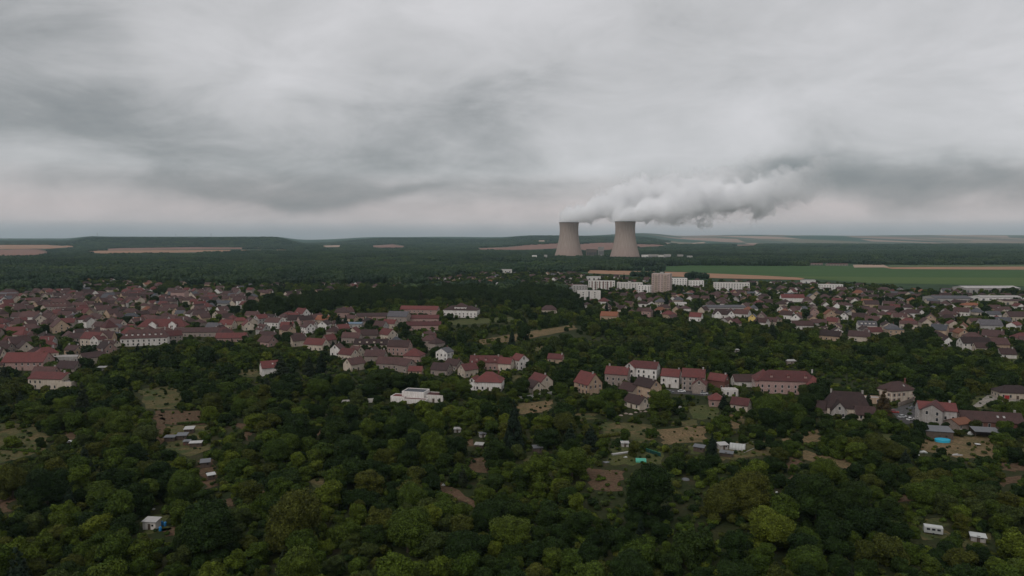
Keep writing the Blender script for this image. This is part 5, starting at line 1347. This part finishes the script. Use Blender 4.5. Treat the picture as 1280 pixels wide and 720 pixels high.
inview = 0; far = MB(); fm = sorted({q[9] for q in fills}) + sorted({q[10] for q in fills})
for q in fills:
    _, x, y, px, py, L, Wd, h, yaw, rc, wc, roof, pitch, ch = q
    if inview < nleft and -20 < px < 1300:
        inview += 1; P = Vector((x, y, 0)); r_ = random.Random(int(x * 3 + y))
        root = empty('house', P, R(yaw)); D = math.hypot(x, y)
        block(root, L, Wd, h, roof, pitch, rc, wc, D, P, R(yaw), chim=ch, r_=r_, win=D < 900, dorm=2 if (r_.random() < .1 and roof == 'gable') else 0, door=False)
        root['group'] = 'houses of the small town'
        THINGS.append((root, 'house', '%s-roofed %s house' % (ROOFN[rc], WALLN[wc]), px, py))
    elif _ > 4:
        wb, rb, z_ = shapes(L, Wd, h, roof, pitch); rm = Matrix.Translation((x, y, 0)) @ Matrix.Rotation(R(yaw), 4, 'Z')
        far.add([rm @ Vector(v) for v in wb.v], wb.f, fm.index(wc)); far.add([rm @ Vector(v) for v in rb.v], rb.f, fm.index(rc))
print('houses', NH[0], inview, len(fills))
tag(far.build('distant_houses', [M[k] for k in fm]), 'small far roofs of the town beyond counting', kind='stuff')
# ------------------------------------------------------------------ trees
TREES = []     # (x, y, sx, sz, form, tone, turn)
CONS = []; BUSHES = []
def grow(x, y, s, sz, k, tone, turn):
    if s > 1.45: k = 6 + k % 3
    TREES.append((x, y, s, sz, k, tone, turn))
HEROT = [  # px, py of the foot, crown scale, height scale, form, tone
    (370, 688, 2.35, 2.5, 3, 'olive green'), (160, 466, 1.9, 1.5, 1, 'bright yellow-green'), (472, 492, 2.4, 1.7, 1, 'dark green'), (498, 490, 1.7, 1.4, 4, 'dark green'),
    (652, 494, 1.5, 1.5, 0, 'dark green'), (958, 531, 2.0, 2.0, 3, 'mid green'), (1150, 545, 1.1, 1.1, 0, 'dark green'), (1138, 432, 2.0, 1.9, 0, 'dark green'), (1158, 430, 2.1, 2.1, 4, 'dark green'),
    (810, 655, 2.2, 2.3, 1, 'dark green'), (130, 645, 1.5, 1.5, 0, 'mid green'), (60, 640, 2.0, 1.8, 4, 'dark green'), (150, 550, 1.9, 1.6, 1, 'mid green'), (510, 690, 2.0, 1.7, 3, 'mid green'),
    (715, 600, 1.9, 1.5, 4, 'mid green'), (360, 432, 1.8, 1.6, 1, 'dark green'), (1120, 580, 1.6, 1.2, 0, 'olive green'), (1095, 575, 1.6, 1.3, 1, 'olive green'), (745, 515, 1.6, 1.3, 2, 'mid green'), (825, 520, 1.9, 1.7, 1, 'mid green'),
    (900, 650, 1.8, 1.6, 2, 'olive green'), (965, 690, 2.0, 1.7, 3, 'bright yellow-green'), (640, 690, 1.9, 1.5, 5, 'mid green'), (262, 700, 2.4, 2.0, 1, 'dark green'), (1010, 640, 1.8, 1.5, 4, 'dark green'),
    (400, 500, 1.9, 1.7, 3, 'mid green'), (372, 560, 2.0, 1.8, 1, 'dark green'), (635, 380, 2.2, 2.2, 0, 'dark green'), (655, 425, 1.8, 2.4, 3, 'dark green'), (562, 400, 1.4, 1.3, 0, 'dark green'), (265, 386, 2.1, 1.6, 1, 'dark green'),
    (193, 381, 1.9, 1.9, 0, 'dark green'), (160, 410, 2.0, 1.7, 4, 'dark green'), (178, 412, 1.8, 1.5, 2, 'dark green'), (48, 424, 1.8, 1.4, 1, 'dark green'), (410, 405, 1.9, 1.6, 0, 'dark green'), (340, 392, 2.2, 1.7, 1, 'dark green')]
for px, py, s, sz, k, tone in HEROT:
    P = at(px, py); grow(P.x, P.y, s, sz, k, tone, rng.uniform(0, 6.28)); occupy(P, 4 * s * .55)
HEROC = [(352, 476, 1.9, 1.35, 'dark green'), (1104, 524, 1.25, 1.3, 'brown-tinged'), (424, 412, 1.5, 1.3, 'dark green'), (432, 415, 1.3, 1.4, 'dark green'), (106, 456, 1.3, 1.2, 'dark green'), (119, 455, 1.3, 1.1, 'dark green'),
    (386, 470, 1.2, 1.2, 'dark green'), (402, 468, 1.2, 1.3, 'dark green'), (890, 576, .9, .95, 'dark green'), (833, 384, 1.3, 1.5, 'dark green'), (758, 391, .9, 1.2, 'dark green'), (713, 560, 1.0, .95, 'dark green'), (946, 411, .8, .9, 'dark green'),
    (6, 480, 1.2, 1.0, 'dark green'), (104, 520, 1.1, 1.5, 'dark green'), (1143, 436, .9, 1.0, 'dark green'), (780, 352, 1.0, 1.5, 'dark green'), (738, 562, 1.2, .9, 'dark green'), (640, 436, 1.1, 1.4, 'dark green'), (1085, 512, .7, .8, 'dark green'), (905, 512, .9, .7, 'dark green')]
for px, py, s, sz, tone in HEROC:
    P = at(px, py); CONS.append((P.x, P.y, s, sz, tone, rng.uniform(0, 6.28))); occupy(P, 3 * s * .5)
def hidden_by_rect(x, y, r, z1):
    a, b, t, bs, d = picture_rect(x, y, r, 0, z1)
    return any(d < dd and a < q - 1 and b > p + 1 and t < bb - 1 and bs > tt for (p, q, tt, bb, dd) in RECT)
def field_noise(x, y): return math.sin(x / 37 + 1.3) * math.sin(y / 41 + .4) + .6 * math.sin(x / 17 + y / 23)
r_ = random.Random(77)
FG = {}
def fkey(x, y): return int(x // 25), int(y // 25)
for f in FOOT: FG.setdefault(fkey(f[0], f[1]), []).append(f)
BIGF = [f for f in FOOT if f[2] > 12]
def freeg(x, y, r):
    a, b = fkey(x, y)
    for i in (a - 1, a, a + 1):
        for j in (b - 1, b, b + 1):
            for f in FG.get((i, j), ()):
                if (x - f[0]) ** 2 + (y - f[1]) ** 2 < (r + f[2]) ** 2: return False
    for f in BIGF:
        if (x - f[0]) ** 2 + (y - f[1]) ** 2 < (r + f[2]) ** 2: return False
    return True
TW = {}   # spacing grid
def spaced(x, y, r):
    a, b = int(x // 12), int(y // 12)
    for i in (a - 1, a, a + 1):
        for j in (b - 1, b, b + 1):
            for (u, v, q) in TW.get((i, j), ()):
                if (x - u) ** 2 + (y - v) ** 2 < ((r + q) * .57) ** 2: return False
    return True
def put(x, y, r): TW.setdefault((int(x // 12), int(y // 12)), []).append((x, y, r))
for t in TREES: put(t[0], t[1], 4 * t[2])
tones = ['dark green', 'mid green', 'bright yellow-green', 'olive green', 'grey-green']
y = 146.0
while y < 1800:
    st = 5.2 if y < 330 else (6.4 if y < 560 else 8.2)
    x = -.93 * y - 20
    while x < .93 * y + 20:
        X_ = x + r_.uniform(-st, st) * .6; Y_ = y + r_.uniform(-st, st) * .6; x += st
        px, py = project(X_, Y_, 0)
        old = inpoly(px, py, OLD); sub = inpoly(px, py, SUB); belt = inpoly(px, py, BELT)
        north = inpoly(px, py, NORTH) or inpoly(px, py, WEST)
        if y > 1180 and not (north or sub): continue
        if belt: s = r_.uniform(1.4, 2.2); sz = s * r_.uniform(1.0, 1.3)
        elif old: s = r_.uniform(.6, 1.3); sz = s; 
        elif sub or north: s = r_.uniform(.55, 1.3); sz = s
        else:
            q = r_.random(); g = field_noise(X_, Y_)
            s = r_.uniform(.42, .85) if q < .45 else (r_.uniform(.85, 1.3) if q < .85 else r_.uniform(1.3, 2.0))
            s *= .92 + .12 * g; sz = s * r_.uniform(.85, 1.2)
            if s > 1.5: sz *= .9
        if field_noise(X_ * .7 + 90, Y_ * .7) > 1.12 and not belt: continue
        if old and r_.random() > .34: continue
        if (sub or north) and not belt and r_.random() > .62: continue
        tr = 4 * s
        if not spaced(X_, Y_, tr): continue
        ok = False
        for att in range(2):
            if freeg(X_, Y_, 4 * s * .45) and not hidden(X_, Y_, 4 * s * .85, 8.2 * sz): ok = True; break
            if att == 1 and r_.random() < .25 and freeg(X_, Y_, 2): ok = not hidden_by_rect(X_, Y_, 4 * s * .85, 8.2 * sz); break
            s *= .55; sz *= .5
            if s < .45: break
        if not ok:
            continue
        q = r_.random(); g = field_noise(X_ + 300, Y_)
        q2 = q - .20 * g; tone = tones[0] if (q2 < .38 or belt) else tones[1] if q2 < .70 else tones[3] if q2 < .84 else tones[2] if q2 < .97 else tones[4]
        if tone == tones[2] and s > 1.6: tone = tones[1]
        if r_.random() < .018 and not belt: CONS.append((X_, Y_, s * .7, s * r_.uniform(.6, 1.0), 'dark green', r_.uniform(0, 6.3)))
        else: grow(X_, Y_, s, sz, r_.randrange(6), tone, r_.uniform(0, 6.28))
        put(X_, Y_, 4 * s)
    y += st
y = 152.0
while y < 620:
    st = 3.4 if y < 300 else 4.6
    x = -.88 * y
    while x < .88 * y:
        X_ = x + r_.uniform(-st, st) * .6; Y_ = y + r_.uniform(-st, st) * .6; x += st
        px, py = project(X_, Y_, 0)
        if r_.random() < .2: continue
        s = r_.uniform(.45, 1.25)
        incl = any(inpoly(px, py, P) for P in CLEAR)
        if incl:
            if r_.random() > .55: continue
            s = r_.uniform(.2, .7)
        if inpoly(px, py, OLD) and r_.random() < .6: continue
        if not freeg(X_, Y_, s * .9): continue
        if not incl and hidden(X_, Y_, 1.4 * s, 2.0 * s, .5): continue
        tone = r_.choices(tones, [34, 30, 10, 18, 8])[0]
        BUSHES.append((X_, Y_, s, s * r_.uniform(.8, 1.2), r_.randrange(4), tone, r_.uniform(0, 6.28), incl))
    y += st
print('trees', len(TREES), 'conifers', len(CONS), 'bushes', len(BUSHES))
def vis(px, py, m=15): return -m < px < 1280 + m and py < 775
def sizeword(s): return 'big' if s > 1.45 else 'mid-sized' if s > .95 else 'small'
ranked = sorted(TREES, key=lambda t: -(t[2] * t[3]) / (t[0] ** 2 + t[1] ** 2))
indiv = 0; rest = []
protos = [CROWN[(k, t, q)] for t in tones for k in range(9) for q in ('hi', 'lo')]
for t in ranked:
    x, y_, s, sz, k, tone, turn = t; px, py = project(x, y_, 0); _, ptop = project(x, y_, 8.5 * sz)
    if indiv < 292 and vis(px, ptop):
        indiv += 1
        root = empty('broadleaf_tree', (x, y_, 0), turn)
        c = child('crown', CROWN[(k, tone, 'hi')], root, (0, 0, 0)); c.scale = (s, s, sz)
        tr = child('trunk', SHAPES[k]['tr'], root, (0, 0, 0)); tr.scale = (s, s, sz)
        root['group'] = 'broadleaved trees of the foreground wood'
        THINGS.append((root, 'tree', '%s %s tree' % (sizeword(s), tone), px, (py + ptop) / 2))
    else:
        D = math.hypot(x, y_)
        rest.append((x, y_, -.8 * sz if D > 420 else -.15, tones.index(tone) * 18 + k * 2 + (0 if D < 420 else 1), turn, (s, s, sz)))
scatter('woodland', protos, rest, 'dense mixed green woodland filling the ground between the houses')
# trunks of the rest are under the crowns; conifers and shrubs next
cr = sorted(CONS, key=lambda t: -(t[2] * t[3]) / (t[0] ** 2 + t[1] ** 2)); n = 0
for x, y_, s, sz, tone, turn in cr:
    px, py = project(x, y_, 0); _, ptop = project(x, y_, 13 * sz)
    if not vis(px, ptop): continue
    root = empty('conifer_tree', (x, y_, 0), turn)
    me = CONI[tone][n % len(CONI[tone])]; n += 1
    c = child('crown', me, root, (0, 0, 0)); c.scale = (s, s, sz); tr = child('trunk', CTR, root, (0, 0, 0)); tr.scale = (s, s, sz)
    root['group'] = 'dark conifers between the houses and the wood'
    THINGS.append((root, 'conifer', '%s %s conifer' % ('tall' if sz > 1 else 'short', tone), px, (py + ptop) / 2))
bs = sorted(BUSHES, key=lambda t: -(t[2] * t[3]) / (t[0] ** 2 + t[1] ** 2) * (30 if t[7] else 1)); n = 0; rest = []
bprot = [BUSHT[(k, t)] for t in tones for k in range(4)]
for x, y_, s, sz, k, tone, turn, incl in bs:
    px, py = project(x, y_, 0)
    if incl and n < 290 and vis(px, py, 0) and py < 718:
        n += 1; me = BUSHT[(k, tone)]
        o = link(bpy.data.objects.new('shrub', me)); o.location = (x, y_, 0); o.rotation_euler = (0, 0, turn); o.scale = (s, s, sz)
        o['group'] = 'shrubs scattered over the open plots'
        THINGS.append((o, 'shrub', '%s %s shrub' % ('low' if s < .42 else 'rounded', tone), px, py - 2))
    else: rest.append((x, y_, 0, tones.index(tone) * 4 + k, turn, (s, s, sz)))
scatter('undergrowth', bprot, rest, 'bushes and brambles growing thick between the trees')
# far woods
pts = []; r_ = random.Random(3); y = 1165.0
while y < 9800:
    st = 42 if y < 3000 else 48 if y < 5000 else 60
    x = -.95 * y
    while x < .95 * y:
        X_ = x + r_.uniform(-14, 14); Y_ = y + r_.uniform(-14, 14); x += st
        z = height(X_, Y_); a = project(X_, Y_, z + 13); b = project(X_, Y_, z)
        if a[1] < 304.5 and a[0] > 838 and Y_ > 8300: continue
        town = inpoly(*b, NORTH) or inpoly(*b, WEST) or inpoly(*b, SUB)
        if town: continue
        w_ = F * 24 / Y_
        if any(inpoly(qx, qy, P) for P in CLEAR for qx, qy in (a, b, (b[0] - w_, b[1]), (b[0] + w_, b[1]))): continue
        bad = False
        for (p, q, tt, bb, dd) in RECT:
            if dd > Y_ and dd > 2000 and b[0] - w_ < q and b[0] + w_ > p and a[1] < bb and b[1] > tt: bad = True; break
        if bad: continue
        if any((X_ - f[0]) ** 2 + (Y_ - f[1]) ** 2 < (26 + f[2]) ** 2 for f in BIGF): continue
        if (X_ - 280) ** 2 + (Y_ - 3400) ** 2 < 110 ** 2 or (X_ - 526) ** 2 + (Y_ - 3230) ** 2 < 110 ** 2: continue
        hgt = r_.uniform(.7, 1.25) * (1.0 + .25 * math.sin(X_ / 340) * math.sin(Y_ / 290))
        if math.sin(X_ / 520 + 2 * math.sin(Y_ / 700)) * math.sin(Y_ / 240 + X_ / 900) > .86 and 1500 < Y_ < 5200: continue
        pts.append((X_, Y_, z, r_.randrange(4) if y < 4500 else 4 + r_.randrange(3), r_.uniform(0, 6.28), (1, 1, hgt)))
    y += st
print('patches', len(pts))
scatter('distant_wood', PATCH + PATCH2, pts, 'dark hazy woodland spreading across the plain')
# ------------------------------------------------------------------ a description for each repeat: what stands next to it, and how far along
LAND += [('bare brown plot', 232, 523), ('dry lawn at the left edge', 25, 545), ('brown garden path', 565, 618), ('small lawn', 882, 515), ('tan ground strip', 1035, 575), ('hay-coloured field strip', 660, 419),
         ('foreground dirt track', 262, 636), ('reddish clearing', 755, 600), ('bottom left corner', 20, 715), ('bottom right corner', 1260, 715), ('bottom edge centre', 640, 716), ('big foreground olive tree', 370, 640),
         ('left edge brown patch', 8, 632), ('big dark foreground tree', 810, 615), ('vivid yellow-green tree', 160, 450), ('cluster of dark conifers', 428, 405)]
ORD = {1: 'nearest', 2: 'second', 3: 'third', 4: 'fourth', 5: 'fifth', 6: 'sixth', 7: 'seventh', 8: 'eighth', 9: 'ninth', 10: 'tenth', 11: 'eleventh', 12: 'twelfth', 13: 'thirteenth', 14: 'fourteenth', 15: 'fifteenth', 16: 'sixteenth', 17: 'seventeenth', 18: 'eighteenth', 19: 'nineteenth', 20: 'twentieth'}
groups = {}
for o, cat, look, px, py in THINGS:
    best = min(LAND, key=lambda l: math.hypot(px - l[1], (py - l[2]) * 1.6)); dx = px - best[1]; dy = (py - best[2]) * 1.6
    side = ('to the right of' if dx > 0 else 'to the left of') if abs(dx) > abs(dy) else ('below' if dy > 0 else 'above')
    groups.setdefault((cat, look, best[0], side), []).append((math.hypot(dx, dy), id(o), o))
for (cat, look, ln, side), lst in groups.items():
    lst.sort(key=lambda q: q[:2])
    for k, (_, _, o) in enumerate(lst):
        pre = '' if len(lst) == 1 else (ORD.get(k + 1, 'outermost') + ' ')
        o['label'] = '%s%s %s the %s' % (pre, look, side, ln)
        o['category'] = cat
